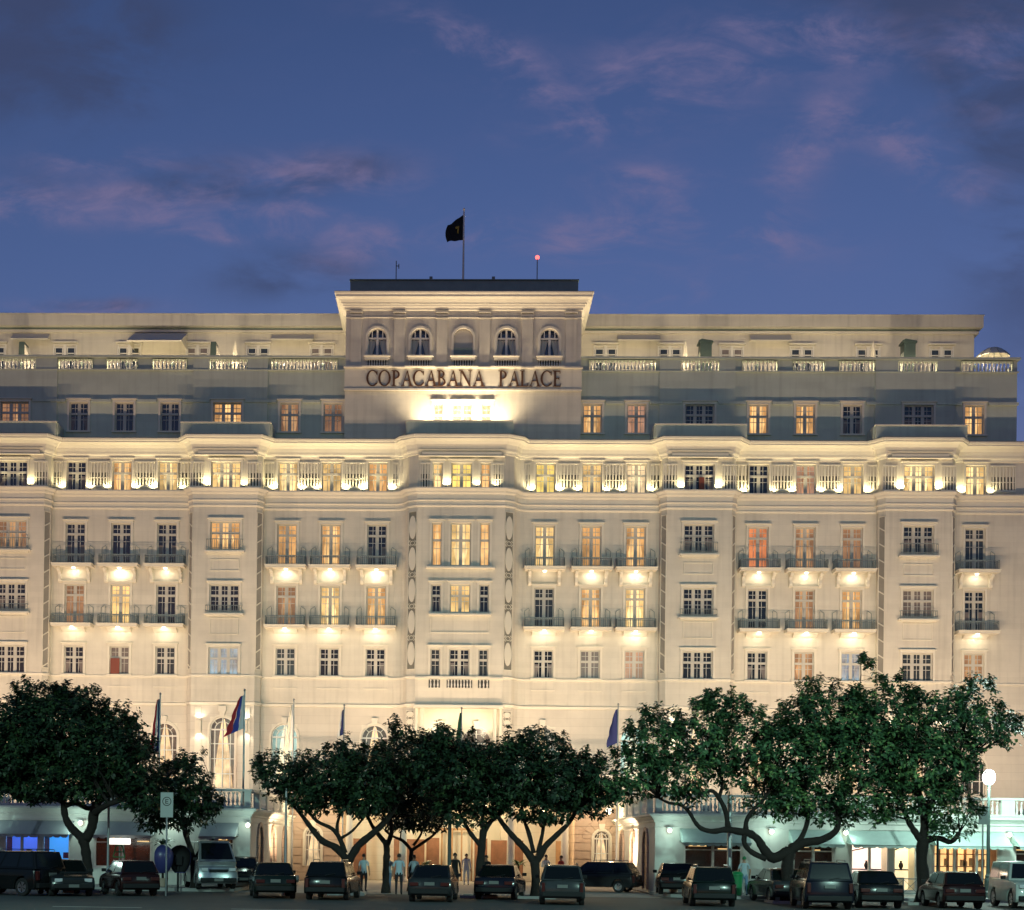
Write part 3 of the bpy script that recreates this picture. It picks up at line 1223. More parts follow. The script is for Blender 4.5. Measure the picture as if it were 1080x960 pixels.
def window(x, z, wd_, h, Y, lights, name, state, k):
    fr = name == 'french_window'
    key = (round(wd_, 2), round(h, 2), lights, fr)
    if key not in cache:
        cache[key] = (surround_mesh(wd_, h, fr).mesh('window', 'trim'), frame_mesh(wd_, h, lights, fr).mesh('frame', 'joinery'),
                      room_mesh(wd_, h))
    sm, fm, rm = cache[key]
    o = link(name, sm, hotel, (x, Y-90, z))
    link('frame', fm, o)
    g = MB()
    g.quad((-wd_/2, .165, 0), (wd_/2, .165, 0), (wd_/2, .165, h), (-wd_/2, .165, h))
    if state in ('dark', 'dull', 'blind'):
        g.build('pane', {'dark': 'dark_glass', 'dull': 'dull_glass', 'blind': 'blind_glass'}[state], o)
        if state == 'dark' and random.random() < .5:      # drawn-back net curtain just inside the dark glass
            for s in (-1, 1):
                c = MB()
                c.quad((s*wd_*.5, .160, .03), (s*wd_*(.32), .160, .03), (s*wd_*.20, .160, h*.5), (s*wd_*.5, .160, h*.5))
                c.build('curtain', 'blind_glass', o)
    else:
        g.build('pane', 'window_glass', o)
        rm.build('room', 'room_'+state, o)
        op = random.choice([.05, .25, .35, .45, .55])
        if state == 'bright':
            op = .05
        sd_ = random.randint(0, 999)
        for e in (-1, 1):
            curtain_mesh(wd_, h, op, sd_, e).build('curtain', 'curtain_'+state, o, smooth=True)
        if state in LABELS:
            o['label'] = LABELS[state]+' window'
    return o


for x, z, wd_, h, Y, n, nm, st, k in WINS:
    window(x, z, wd_, h, Y, n, nm, st, k)

# half-open casement and red shutter details on a few windows
b = MB()
b.box(PX(-361)-.55, PX(-361)+.02, 89.90, 89.96, PZ(713.6), PZ(697))
hb(b, 'open_shutter', 'red_shutter')
b = MB()
b.box(PX(250, YB1)-.02, PX(250, YB1)+.30, YB1-.05, YB1+.08, PZ(517, YB1), PZ(501, YB1))
hb(b, 'open_shutter', 'red_shutter')


def arch_window(x, z0, zt, wd_, Y, name, state):
    r = wd_/2
    zs = zt-r
    K = 14
    arc = [(r*math.cos(PI*i/K), zs+r*math.sin(PI*i/K)) for i in range(K+1)]
    b = MB()
    # spandrels fill the corners of the square hole
    b.poly([(r, 0, zt)]+[(px_, 0, pz_) for px_, pz_ in arc[:K//2+1]])
    b.poly([(-r, 0, zt)]+[(px_, 0, pz_) for px_, pz_ in reversed(arc[K//2:])])
    # reveal
    path = [(r, z0)]+arc+[(-r, z0)]
    for i in range(len(path)-1):
        a_, c_ = path[i], path[i+1]
        b.quad((a_[0], 0, a_[1]), (c_[0], 0, c_[1]), (c_[0], .25, c_[1]), (a_[0], .25, a_[1]))
    # archivolt
    s, p = .14, -.08
    for i in range(len(path)-1):
        a_, c_ = path[i], path[i+1]

        def ex(q, d):
            if q[1] <= zs+1e-6 and abs(abs(q[0])-r) < 1e-6:
                return (q[0]+math.copysign(d, q[0]), q[1])
            v = Vector((q[0], q[1]-zs)).normalized()*d
            return (q[0]+v.x, q[1]+v.y)
        if name == 'tower_window' and path[i][1] < zs-.1 and False:
            continue
        ao, co = ex(a_, s), ex(c_, s)
        b.quad((a_[0], p, a_[1]), (c_[0], p, c_[1]), (co[0], p, co[1]), (ao[0], p, ao[1]))
        b.quad((ao[0], p, ao[1]), (co[0], p, co[1]), (co[0], 0, co[1]), (ao[0], 0, ao[1]))
        b.quad((a_[0], p, a_[1]), (c_[0], p, c_[1]), (c_[0], 0, c_[1]), (a_[0], 0, a_[1]))
    if name != 'tower_window':
        b.prism([(-.13, zt-.02), (.13, zt-.02), (.2, zt+.42), (-.2, zt+.42)], .16, 'y', -.17)
    o = b.build(name, 'trim', hotel, (x, Y-90, 0))
    if state == 'blank':
        g = MB()
        g.poly([(px_, .12, pz_) for px_, pz_ in path])
        g.build('blind_panel', 'wall', o)
        g = MB()
        g.box(-r*.98, r*.98, -.06, .10, z0, z0+.52)
        g.build('grey_panel', 'roof_metal', o)
        return
    f = MB()
    t0 = .04
    for i in range(len(path)-1):
        a_, c_ = path[i], path[i+1]

        def inn(q, d):
            if q[1] <= zs+1e-6 and abs(abs(q[0])-r) < 1e-6:
                return (q[0]-math.copysign(d, q[0]), q[1])
            v = Vector((q[0], q[1]-zs)).normalized()*(-d)
            return (q[0]+v.x, q[1]+v.y)
        ai, ci = inn(a_, .06), inn(c_, .06)
        f.quad((a_[0], .12, a_[1]), (c_[0], .12, c_[1]), (ci[0], .12, ci[1]), (ai[0], .12, ai[1]))
    f.box(-r+.06, r-.06, .09, .16, zs-.05, zs+.04)
    if name == 'tower_window':
        f.box(-.075, .075, .088, .16, z0, zs-.05)
        f.box(-.06, .06, .088, .16, zs+.04, zt-.07)
        for s_ in (-1, 1):
            f.box(s_*r*.55-.03, s_*r*.55+.03, .095, .16, zs+.04, zs+r*.72)
        zs2 = z0
    else:
        f.box(-.03, .03, .095, .16, z0, zt-.07)
        for s_ in (-1, 1):
            f.box(s_*r*.62-.028, s_*r*.62+.028, .1, .16, z0, zs)
        z = zs-.9
        while z > z0+.2:
            f.box(-r+.06, r-.06, .097, .16, z-.025, z+.025)
            z -= .95
        for q in (.62,):
            pts = [(q*r*math.cos(PI*i/12), zs+q*r*math.sin(PI*i/12)) for i in range(13)]
            for i in range(12):
                f.tube([(pts[i][0], .13, pts[i][1]), (pts[i+1][0], .13, pts[i+1][1])], .028, 5, False)
        for an in (45, 135):
            f.tube([(q*r*math.cos(R(an)), .13, zs+q*r*math.sin(R(an))), (r*.97*math.cos(R(an)), .13, zs+r*.97*math.sin(R(an)))], .025, 5, False)
    f.build('frame', 'white_paint', o)
    g = MB()
    g.poly([(px_, .15, pz_) for px_, pz_ in path])
    if state == 'pale':
        g.build('pane', 'window_glass', o)
        rr = MB()
        rr.box(-r, r, .9, .95, z0, zt)
        for s_ in (-1, 1):
            rr.box(s_*r, s_*(r+.02), .26, .9, z0, zt)
        rr.build('room', 'blind_glass', o)
        c = MB()           # tall swagged drapes: narrow at the head, wide below
        for s_ in (-1, 1):
            n = len(c.v)
            rows, cols = 16, 10
            H = zt-.1-z0
            for q in range(rows+1):
                fz = q/rows
                ww = r*.72*(1-fz)**.8+.05
                for cc in range(cols+1):
                    u = cc/cols
                    c.v.append((s_*(.02+ww*u), .42+.03*math.sin(u*16), z0+fz*H))
            for q in range(rows):
                for cc in range(cols):
                    i = n+q*(cols+1)+cc
                    c.f.append((i, i+1, i+cols+2, i+cols+1))
        c.build('curtain', 'curtain_pale', o, smooth=True)
    elif state == 'towerdark':
        g.build('pane', 'window_glass', o)
        rr = MB()
        rr.box(-r, r, .5, .52, z0, zt)
        rr.build('room', 'dark_glass', o)
        c = MB()
        for s_ in (-1, 1):
            n = len(c.v)
            for q in range(7):
                fz = q/6
                for cc in range(9):
                    u = cc/8
                    xo = r*(.95)
                    xi = r*(.12+.5*(1-fz))
                    c.v.append((s_*(xo+(xi-xo)*u), .3+.03*math.sin(u*14), z0+fz*(zs-z0-.05)))
            for q in range(6):
                for cc in range(8):
                    i = n+q*9+cc
                    c.f.append((i, i+1, i+10, i+9))
        c.build('curtain', 'canvas', o, smooth=True)
    else:
        g.build('pane', {'dull': 'dull_glass', 'blind': 'blind_glass'}[state], o)


for a_ in ARCH:
    arch_window(*a_)

# --- balconies with lamps under their slabs
def balcony(x, z, consoles):
    o = empty('balcony', (x, 0, z), hotel)
    b = MB()
    hw = 1.27
    d = .92
    b.box(-hw, hw, -d, .0, -.15, -.02)
    b.box(-hw-.04, hw+.04, -d-.05, .0, -.02+.001, .04)
    b.build('slab', 'trim', o)
    b = MB()
    hr = .60
    r = .013

    def seg(p, q, n, bow=False):
        for i in range(n+1):
            f = i/n
            x_, y_ = p[0]+(q[0]-p[0])*f, p[1]+(q[1]-p[1])*f
            b.tube([(x_, y_, .04), (x_, y_, hr)], r, 4, False)
    xw, yf = hw-.05, -d+.06
    seg((-xw, yf), (xw, yf), 20)
    seg((-xw, -.05), (-xw, yf), 6)
    seg((xw, -.05), (xw, yf), 6)
    for z_ in (.10, hr-.12, hr):
        b.tube([(-xw, 0, z_), (-xw, yf, z_), (xw, yf, z_), (xw, 0, z_)], .022 if z_ == hr else .014, 5, False)
    for s in (-1, 1):       # raised scrolled return against the wall, beside the opening
        b.tube([(s*xw, -.05, hr), (s*xw, -.05, hr+.55), (s*(xw-.25), -.08, hr+.72), (s*(xw-.3), -.08, hr+.55)], .018, 5, False)
        b.tube([(s*(xw-.28), -.08, .04), (s*(xw-.28), -.08, hr+.66)], r, 4, False)
    b.build('railing', 'iron', o)
    if consoles:
        for s in (-1, 1):
            b = MB()
            pr = [(0, -.151), (-.62, -.151), (-.66, -.26), (-.52, -.40), (-.34, -.44), (-.26, -.60), (-.30, -.86), (-.20, -1.02), (0, -1.06)]
            b.prism(pr, .20, 'x', s*.93-.10)
            b.build('console', 'trim', o, bevel=.02)
    else:
        b = MB()
        pr = [(0, -.151), (-.45, -.151), (-.42, -.24), (-.16, -.36), (0, -.42)]
        b.prism(pr, 1.5, 'x', -.75)
        b.build('corbel', 'trim', o)
    b = MB()
    yl = -.38 if consoles else -.62
    b.lathe([(.05, -.26), (.11, -.22), (.11, -.152)], (0, yl, 0), 10)
    b.build('lamp', 'lamp_lens', o)
    spot('balcony_light', (0, yl, -.30), (0, .05, -1.0), (1.5 if consoles and abs(x-5.33) < .1 else P_BALC*random.choice((.55, .75, .9, 1, 1.15, 1.4))), (1, .86, .60), 165, .5, .06, o)
    return o


for s in (-1, 1):
    for a in AX:
        x = PX(a)*s
        balcony(x, PZ(599), True)
        balcony(x, PZ(662.3), False)

# bay window rails, sills, panels
b = MB()
sil = MB()
pn = MB()
for s in (-1, 1):
    for a, Y in BX:
        x = PX(a, Y)*s
        for z, h in ((PZ(580.5, Y), .62), (PZ(647, Y), .40)):
            b = MB()
            for i in range(19):
                xx = x-1.14+2.28*i/18
                b.tube([(xx, Y-.26, z), (xx, Y-.26, z+h)], .013, 4, False)
            for e in (-1.14, 1.14):
                b.tube([(x+e, Y, z+h), (x+e, Y-.26, z+h)], .016, 4, False)
            for zz in (z+.06, z+h):
                b.tube([(x-1.14, Y-.26, zz), (x+1.14, Y-.26, zz)], .02, 4, False)
            hb(b, 'window_railing', 'iron')
            sil.box(x-1.25, x+1.25, Y-.32, Y-.005, z-.19, z-.105)
            sil.box(x-1.1, x+1.1, Y-.18, Y-.005, z-.28, z-.192)
        for za, zb in ((603, 590.5), (670.5, 653)):
            z0, z1 = PZ(za, Y), PZ(zb, Y)
            for q in ((x-.92, x+.92, z0, z0+.05), (x-.92, x+.92, z1-.05, z1), (x-.92, x-.87, z0+.051, z1-.051), (x+.87, x+.92, z0+.051, z1-.051)):
                pn.box(q[0], q[1], Y-.05, Y-.003, q[2], q[3])
z = PZ(596, YC)
sil.box(-2.15, 2.15, YC-.34, YC-.005, z-.19, z-.105)
z = PZ(645.5, YC)
sil.box(-1.95, 1.95, YC-.30, YC-.005, z-.19, z-.105)
z0, z1 = PZ(667, YC), PZ(652, YC)
pn.box(-1.85, 1.85, YC-.05, YC-.003, z0, z0+.06)
for e in (-1.85, 1.80):
    pn.box(e, e+.05, YC-.05, YC-.003, z0+.061, z1)
pn.box(-2.74, 2.74, YC-.14, YC-.003, PZ(715.5, YC), PZ(714, YC))
pn.box(-2.80, 2.80, YC-.34, YC-.003, PZ(746.5, YC), PZ(743.6, YC))
for s in (-1, 1):       # blind panels between base bands
    for a in AX:
        x = PX(a)*s
        pn.box(x-.75, x+.75, 89.955, 89.997, PZ(727.5), PZ(726.3))
hb(sil, 'window_ledge', 'trim')
hb(pn, 'wall_panel', 'trim')
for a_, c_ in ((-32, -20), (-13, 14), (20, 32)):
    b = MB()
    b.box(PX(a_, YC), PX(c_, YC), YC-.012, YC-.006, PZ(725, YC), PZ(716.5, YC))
    hb(b, 'shade_sheet', 'shade_dark')  # dark sheet, not a hollow: shade between balusters as colour
    b = MB()
    balrow(b, PX(a_, YC)+.02, PX(c_, YC)-.02, PZ(725, YC), PZ(716.5, YC), YC-.10, .2, .06)
    hb(b, 'balustrade', 'white_paint', smooth=True)

# --- frieze louvre panels and their uplights
LV = []
for s in (-1, 1):
    for c_, w_ in ((66.5, 11), (113, 20), (160.8, 20), (205, 11), (294, 11), (336.5, 20), (385.5, 20), (431, 10), (565, 24)):
        LV.append((PX(c_)*s, PX(w_), 90.0))
    for a, Y in BX:
        for e in (-30.5, 30.5):
            LV.append((PX(a+e, Y)*s, PX(13, Y), Y))
    LV.append((PX(38.5, YC)*s, PX(9, YC), YC))
for x, w_, Y in LV:
    z0, z1 = PZ(515.5, Y), PZ(488.5, Y)
    b = MB()
    b.box(x-w_/2-.07, x-w_/2, Y-.07, Y-.002, z0, z1)
    b.box(x+w_/2, x+w_/2+.07, Y-.07, Y-.002, z0, z1)
    b.box(x-w_/2-.07, x+w_/2+.07, Y-.09, Y-.002, z1+.001, z1+.08)
    n = max(2, round(w_/.2))
    for i in range(n):
        xx = x-w_/2+(i+.5)*w_/n
        b.box(xx-.045, xx+.045, Y-.08, Y-.015, z0+.15, z1)
    b.box(x-w_/2, x+w_/2, Y-.085, Y-.014, z0+.62, z0+.66)
    b.box(x-w_/2, x+w_/2, Y-.082, Y-.003, z0, z0+.149)
    o = hb(b, 'louvre_panel', 'trim')
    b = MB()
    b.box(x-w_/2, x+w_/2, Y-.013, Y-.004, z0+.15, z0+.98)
    d = b.build('shade_sheet', 'shade_dark', o)  # shade of the louvre slots painted as a dark flat sheet

ups = []
for s in (-1, 1):
    for a in AX:
        for e in (-15.2, 15.2):
            ups.append((PX(a*s+e), 90.0))
    for a, Y in BX:
        for e in (-19.5, 19.5):
            ups.append((PX(a*s+e, Y), Y))
for e in (-16, 16.2, 36.5):
    ups.append((PX(e, YC), YC))
for x, Y in ups:
    o = empty('uplight', (x, Y-90-.24, Z_LEDGE+.02), hotel)
    b = MB()
    b.box(-.09, .09, -.07, .07, -.0, .09)
    b.build('housing', 'iron', o)
    b = MB()
    b.box(-.075, .075, -.055, .055, .091, .10)
    b.build('lens', 'lamp_lens', o)
    spot('uplight_lamp', (0, 0, .13), (0, .17, 1.0), P_FRIEZE*random.choice((.5, .8, 1, 1.2, 1.45)), (1, .86-.04*random.random(), .46), 150, .7, .05, o)

# --- carved strips on the chamfers
def strip(xa, ya, xb, yb, z0, z1, kind):
    """xa..xb along the chamfer"""
    A, B = Vector((xa, ya)), Vector((xb, yb))
    e = (B-A)
    nrm = Vector((e.y, -e.x)).normalized()
    if nrm.y > 0:
        nrm = -nrm

    def P(u, d, z):
        q = A+e*u+nrm*d
        return (q.x, q.y, z)
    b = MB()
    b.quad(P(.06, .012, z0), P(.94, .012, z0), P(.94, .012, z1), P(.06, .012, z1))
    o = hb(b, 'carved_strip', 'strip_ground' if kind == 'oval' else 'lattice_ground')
    b = MB()

    def bar(u0, w0, u1, w1, t=.05, d=.05):
        # bar between two points of the strip (u, z), thickness t in the plane
        p, q = Vector((u0*e.length, w0)), Vector((u1*e.length, w1))
        dd = (q-p).normalized()
        m = Vector((-dd.y, dd.x))*t/2
        pts = [p-m, p+m, q+m, q-m]
        f = [P(v.x/e.length, d, v.y) for v in pts]
        g = [P(v.x/e.length, .005, v.y) for v in pts]
        b.poly(f)
        for i in range(4):
            j = (i+1) % 4
            b.quad(f[i], f[j], g[j], g[i])
    bar(.04, z0, .04, z1, .04)
    bar(.96, z0, .96, z1, .04)
    bar(0, z0, 1, z0, .05)
    bar(0, z1, 1, z1, .05)
    if kind == 'lattice':
        n = 10
        h = (z1-z0)/n
        for i in range(n):
            bar(.08, z0+i*h+.05, .92, z0+i*h+.32, .07, .045)
    else:
        n = 5
        h = (z1-z0)/n
        for i in range(n):
            zc = z0+(i+.5)*h
            K = 16
            ring = []
            for k in range(K):
                q = 2*PI*k/K
                ring.append((.5+.40*math.cos(q), zc+h*.37*math.sin(q)))
            b.poly([P(u, .05, z) for u, z in ring])
            for k in range(K):
                u0, w0 = ring[k]
                u1, w1 = ring[(k+1) % K]
                b.quad(P(u0, .05, w0), P(u1, .05, w1), P(u1, .01, w1), P(u0, .01, w0))
            if i < n-1:
                zc2 = z0+(i+1)*h
                for k in range(10):
                    q, q2 = 2*PI*k/10, 2*PI*(k+1)/10
                    bar(.5+.26*math.cos(q), zc2+.13*math.sin(q), .5+.26*math.cos(q2), zc2+.13*math.sin(q2), .035, .04)
                bar(.08, zc2+.05, .26, zc2+.17, .04)
                bar(.92, zc2-.05, .74, zc2-.17, .04)
                bar(.08, zc2-.08, .24, zc2-.19, .03)
                bar(.92, zc2+.08, .76, zc2+.19, .03)
    b.build('carving', 'trim', o)


for s in (-1, 1):
    strip(s*2.74, YC, s*3.30, YC+.34, PZ(708), PZ(543), 'oval')
    strip(s*2.76, YC-.005, s*3.30, YC+.335, PZ(790), PZ(751), 'oval')
    for a, c in ((12.92, 12.62), (16.95, 17.25)):
        strip(s*a, YB1, s*c, 89.5, PZ(709), PZ(544), 'lattice')
    for a, c in ((26.5, 26.2), (30.6, 30.9)):
        strip(s*a, YB1, s*c, 89.5, PZ(709), PZ(544), 'lattice')

# wall lanterns beside the tall bay windows
for s in (-1, 1):
    for a, Y in BX:
        for e in (-24, 25):
            x = PX(a*s+e, Y)
            z = PZ(768, Y)
            o = empty('wall_lantern', (x, Y-90, z), hotel)
            b = MB()
            b.box(-.10, .10, -.20, -.002, -.35, .35)
            b.box(-.14, .14, -.26, -.02, .351, .40)
            b.build('lantern_body', 'trim', o, bevel=.02)
            spot('lantern_up', (0, -.32, .42), (0, -.05, 1.3), 26, (1, .88, .66), 130, .6, .06, o)
            spot('lantern_down', (0, -.32, -.42), (0, -.05, -1.3), 26, (1, .88, .66), 130, .6, .06, o)
b = MB()
for s in (-1, 1):
    for a, Y in BX:
        x = PX(a, Y)*s
        for e in (-1.55, 1.55):
            b.box(x+e-.2, x+e+.2, Y-.06, Y-.002, 5.5, PZ(748, Y))
        b.box(x-.25, x+.25, Y-.22, Y-.002, PZ(752.5, Y), PZ(746.8, Y))
hb(b, 'base_pilaster', 'trim')
for s in (-1, 1):
    spot('loggia_lamp', (s*1.6, -.45, 9.6), (s*1.4, .6, 10.6), 60, (1, .84, .58), 150, .7, .1, hotel)

# --- name in bronze capitals
def glyphs():
    G = {}
    T, t_ = .15, .06

    def serif(b, x, z, w=.30, h=.035): b.append([(x-w/2, z), (x+w/2, z), (x+w/2, z+h), (x-w/2, z+h)])

    def ring(a0, a1, cx=.46, cz=.5, rx=.46, rz=.51, th=.15, tn=.05, K=22):
        o = []
        for i in range(K):
            q, q2 = R(a0+(a1-a0)*i/K), R(a0+(a1-a0)*(i+1)/K)

            def inn(q): return (cx+(rx-th)*math.cos(q), cz+(rz-tn)*math.sin(q))
            def out(q): return (cx+rx*math.cos(q), cz+rz*math.sin(q))
            o.append([inn(q), out(q), out(q2), inn(q2)])
        return o
    G['O'] = (ring(0, 360, K=36), .95)
    c = ring(48, 318, K=30)
    c += [[(.72, .78), (.80, .68), (.82, .95), (.77, .95)], [(.75, .1), (.80, .12), (.84, .32), (.78, .24)]]
    G['C'] = (c, .86)
    b = [[(.10, 0), (.25, 0), (.25, 1), (.10, 1)]]
    serif(b, .17, 0, .34)
    b += [[(0, .965), (.10, .965), (.10, 1), (0, 1)]]
    b += ring(-90, 90, .25, .73, .36, .27, .14, .05, 14)
    G['P'] = (b, .66)
    b = [[(.10, 0), (.25, 0), (.25, 1), (.10, 1)], [(0, 0), (.10, 0), (.10, .035), (0, .035)], [(0, .965), (.10, .965), (.10, 1), (0, 1)]]
    b += ring(-90, 90, .25, .765, .32, .235, .13, .045, 14)
    b += ring(-90, 90, .25, .275, .40, .275, .14, .045, 14)
    G['B'] = (b, .70)
    b = [[(.12, 0), (.18, 0), (.46, .88), (.46, 1.0)], [(.66, 0), (.83, 0), (.50, 1.02), (.46, .92)], [(.24, .32), (.66, .32), (.64, .37), (.26, .37)]]
    serif(b, .15, -.001, .28)
    serif(b, .76, -.001, .34)
    G['A'] = (b, .86)
    b = [[(.12, 0), (.18, 0), (.18, 1), (.12, 1)], [(.12, 1), (.30, 1), (.88, 0), (.78, -.02)], [(.80, .12), (.86, 0), (.86, 1), (.80, 1)]]
    serif(b, .15, 0, .28)
    serif(b, .83, .965, .28)
    b += [[(.02, .965), (.13, .965), (.13, 1), (.02, 1)]]
    G['N'] = (b, .98)
    b = [[(.10, 0), (.25, 0), (.25, 1), (.10, 1)], [(.25, 0), (.58, 0), (.58, .05), (.25, .05)], [(.53, .05), (.58, .05), (.62, .22), (.585, .22)]]
    serif(b, .17, .965, .34)
    b += [[(0, 0), (.10, 0), (.10, .035), (0, .035)]]
    G['L'] = (b, .60)
    b = [[(.10, 0), (.25, 0), (.25, 1), (.10, 1)], [(.25, 0), (.58, 0), (.58, .05), (.25, .05)], [(.25, .95), (.55, .95), (.55, 1), (.25, 1)],
         [(.25, .49), (.48, .49), (.48, .54), (.25, .54)], [(.53, .05), (.58, .05), (.62, .2), (.585, .2)], [(.51, .82), (.55, .82), (.55, .95), (.51, .95)],
         [(.44, .43), (.48, .43), (.48, .60), (.44, .60)], [(0, 0), (.10, 0), (.10, .035), (0, .035)], [(0, .965), (.10, .965), (.10, 1), (0, 1)]]
    G['E'] = (b, .62)
    return G


G = glyphs()


def word(txt, x0, x1, z, h, Y):
    adv = [G[c][1] for c in txt]
    gap = .03
    tot = sum(adv)+gap*(len(txt)-1)
    s = (x1-x0)/tot
    x = x0
    for c, a_ in zip(txt, adv):
        b = MB()
        for i, p in enumerate(G[c][0]):
            b.prism([(x+u*s, z+v*h) for u, v in p], .05+(i % 9)*.0023, 'y', Y-.062-(i % 9)*.0023)
        o = hb(b, 'sign_letter', 'letter_bronze', fixn=True)
        x += (a_+gap)*s


zb_, hh = PZ(406.6, YT), PZ(389.9, YT)-PZ(406.6, YT)
word('COPACABANA', PX(-102, YT), PX(22.5, YT), zb_, hh, YT-.10)
word('PALACE', PX(37.5, YT), PX(103.5, YT), zb_, hh, YT-.10)

# sign floodlights behind the central parapet
for x in (-2.1, -.75, .75, 2.1):
    o = empty('sign_floodlight', (x, -1.22, ZCT+.45), hotel)
    b = MB()
    b.box(-.2, .2, -.12, .12, -.12, .12)
    b.box(-.03, .03, -.03, .03, -.45, -.12)
    b.build('housing', 'iron', o)
    spot('sign_flood_lamp', (0, .1, .2), (0, 1.0, 5.0), P_SIGN*.62, (1, .78, .50), 140, .8, .12, o)
# terrace lamps behind the roof parapet
for s in (-1, 1):
    for a in (150, 200, 250, 312, 361, 410, 476, 540):
        x = PX(a)*s
        o = empty('terrace_lamp', (x, 1.1, 32.5), hotel)
        b = MB()
        b.lathe([(.12, 0), (.05, .03), (.05, .55), (.14, .6), (.16, .75), (.08, .82)], seg=10)
        b.build('bollard', 'iron', o)
        point('terrace_lamp_light', (0, .12, .95), P_TERR, (1, .77, .50), .08, o)

# rooftop flag staff, aerials and beacon on the tower roof
ZR = PZ(292.8, 91.2)
fx = PX(-1, 92)
fp = empty('roof_flagpole', (fx, 92, ZR))
tag(fp, 'slender white flagpole with a dark flag on the tower roof', 'flagpole')
b = MB()
HP = PZ(219.5, 92)-ZR
b.tube([(0, 0, 0), (0, 0, HP)], [.075, .045], 8)
b.lathe([(.02, HP), (.08, HP+.05), (.06, HP+.14), (.01, HP+.18)], seg=8)
b.build('pole', 'white_paint', fp)


def flag(parent, pts, mat, name='flag', thick=.02):
    """rippled cloth: pts = rows of (x, z) from hoist to fly"""
    b = MB()
    n = len(pts)
    m = len(pts[0])
    for d in (0, thick):
        for i, row in enumerate(pts):
            for j, (x, z) in enumerate(row):
                b.v.append((x, .12*math.sin(j*1.3+i*.5)*j/(m-1)+d, z))
    for i in range(n-1):
        for j in range(m-1):
            a_ = i*m+j
            b.f.append((a_, a_+1, a_+m+1, a_+m))
            q = n*m+a_
            b.f.append((q, q+m, q+m+1, q+1))
    return b.build(name, mat, parent, smooth=True)


z1 = PZ(224, 92)-ZR
rows = []
for i in range(7):
    f = i/6
    rows.append([(-.05-j/8*(1.0+.15*math.sin(f*3)), z1-1.65*f-(j/8)*(.62*(1-f)+.1)) for j in range(9)])
flag(fp, rows, 'cloth_black')
b = MB()
b.prism([(-.55, z1-.85), (-.30, z1-.78), (-.35, z1-1.25), (-.42, z1-1.22), (-.42, z1-.93), (-.55, z1-.95)], .25, 'y', -.12)
b.build('flag_emblem', 'cloth_gold', fp)
for px_, top, nm, lb in ((417, 273, 'roof_aerial', 'short thin aerial with a small cross arm on the tower roof, left of the flagpole'),
                         (566, 271, 'warning_beacon', 'thin mast with a small red light on the tower roof, right of the flagpole')):
    x = PX(px_-489, 92)
    o = empty(nm, (x, 92, ZR))
    tag(o, lb, 'aerial' if nm == 'roof_aerial' else 'beacon')
    b = MB()
    h = PZ(top, 92)-ZR
    b.tube([(0, 0, 0), (0, 0, h)], .035, 6)
    if nm == 'roof_aerial':
        b.box(-.02, .2, -.02, .02, h-.35, h-.31)
        b.box(.14, .2, -.02, .02, h-.5, h-.2)
    b.build('mast', 'iron', o)
    if nm == 'warning_beacon':
        b = MB()
        b.lathe([(.06, h), (.13, h+.04), (.13, h+.18), (.05, h+.24)], seg=10)
        b.build('lamp', 'lit_red', o)
        point('beacon_light', (0, 0, h+.12), 8, (1, .15, .1), .12, o)
for px_ in (454, 520):
    x = PX(px_-489, 91.4)
    o = empty('roof_floodlight', (x, 91.4, ZR))
    tag(o, 'small dark spotlight on the tower roof edge, %s the flagpole' % ('left of' if px_ < 480 else 'right of'), 'spotlight', 'small spotlights on the tower roof')
    b = MB()
    b.box(-.03, .03, -.03, .03, 0, .08)
    b.box(-.1, .1, -.12, .12, .08, .24)
    b.build('housing', 'iron', o)
#PART2
# ================================================================== ENTRANCE COURT (parts of the hotel)
def ap(mb, name, mat, **k): return hb(mb, name, mat, **k)


for s in (-1, 1):
    xa, xb = sorted((s*7.1, s*10.3))
    w = MB()
    wall(w, xa, xb, 0, 5.6, 86.0, [(s*8.75-.48, s*8.75+.48, .9, 3.25)])
    w.quad((s*7.1, 86, 0), (s*7.1, 90, 0), (s*7.1, 90, 5.6), (s*7.1, 86, 5.6))
    w.quad((s*10.3, 86, 0), (s*10.3, 90, 0), (s*10.3, 90, 5.6), (s*10.3, 86, 5.6))
    w.quad((xa, 86, 5.6), (xb, 86, 5.6), (xb, 90, 5.6), (xa, 90, 5.6))
    ap(w, 'pavilion_wall', 'rustic')
    arch_window(s*8.75, .9, 3.25, .96, 86.0, 'arched_window', 'pale')
    b = MB()
    xc, zc = s*8.75, 2.77
    for i in range(9):
        z0, z1 = .04+i*.5, .04+i*.5+.44
        gap_ = 0 if z0 > 3.95 or z1 < .88 else (.72 if z1 < 2.9 else 1.22)
        if gap_:
            b.box(xa+.02, xc-gap_, 85.93, 85.998, z0, z1)
            b.box(xc+gap_, xb-.02, 85.93, 85.998, z0, z1)
        else:
            b.box(xa+.02, xb-.02, 85.93, 85.998, z0, z1)
    for i in range(7):
        a0, a1 = PI*(i+.06)/7, PI*(i+.94)/7
        pts = [(xc+r*math.cos(a), zc+r*math.sin(a)) for r, a in ((.64, a0), (1.16, a0), (1.16, a1), (.64, a1))]
        b.prism(pts, .068, 'y', 85.91)
    ap(b, 'rusticated_blocks', 'rustic')
    b = MB()
    b.box(xa-.15, xb+.15, 85.75, 86.0, 4.6, 4.8)
    b.box(xa-.25, xb+.25, 85.6, 86.1, 5.6, 5.75)
    ap(b, 'pavilion_cornice', 'trim')
    b = MB()
    balrow(b, xa+.3, xb-.3, 5.76, 6.5, 85.85, .26, .09)
    b.box(xa-.2, xb+.2, 85.7, 86.0, 6.501, 6.62)
    ap(b, 'balustrade', 'white_paint')
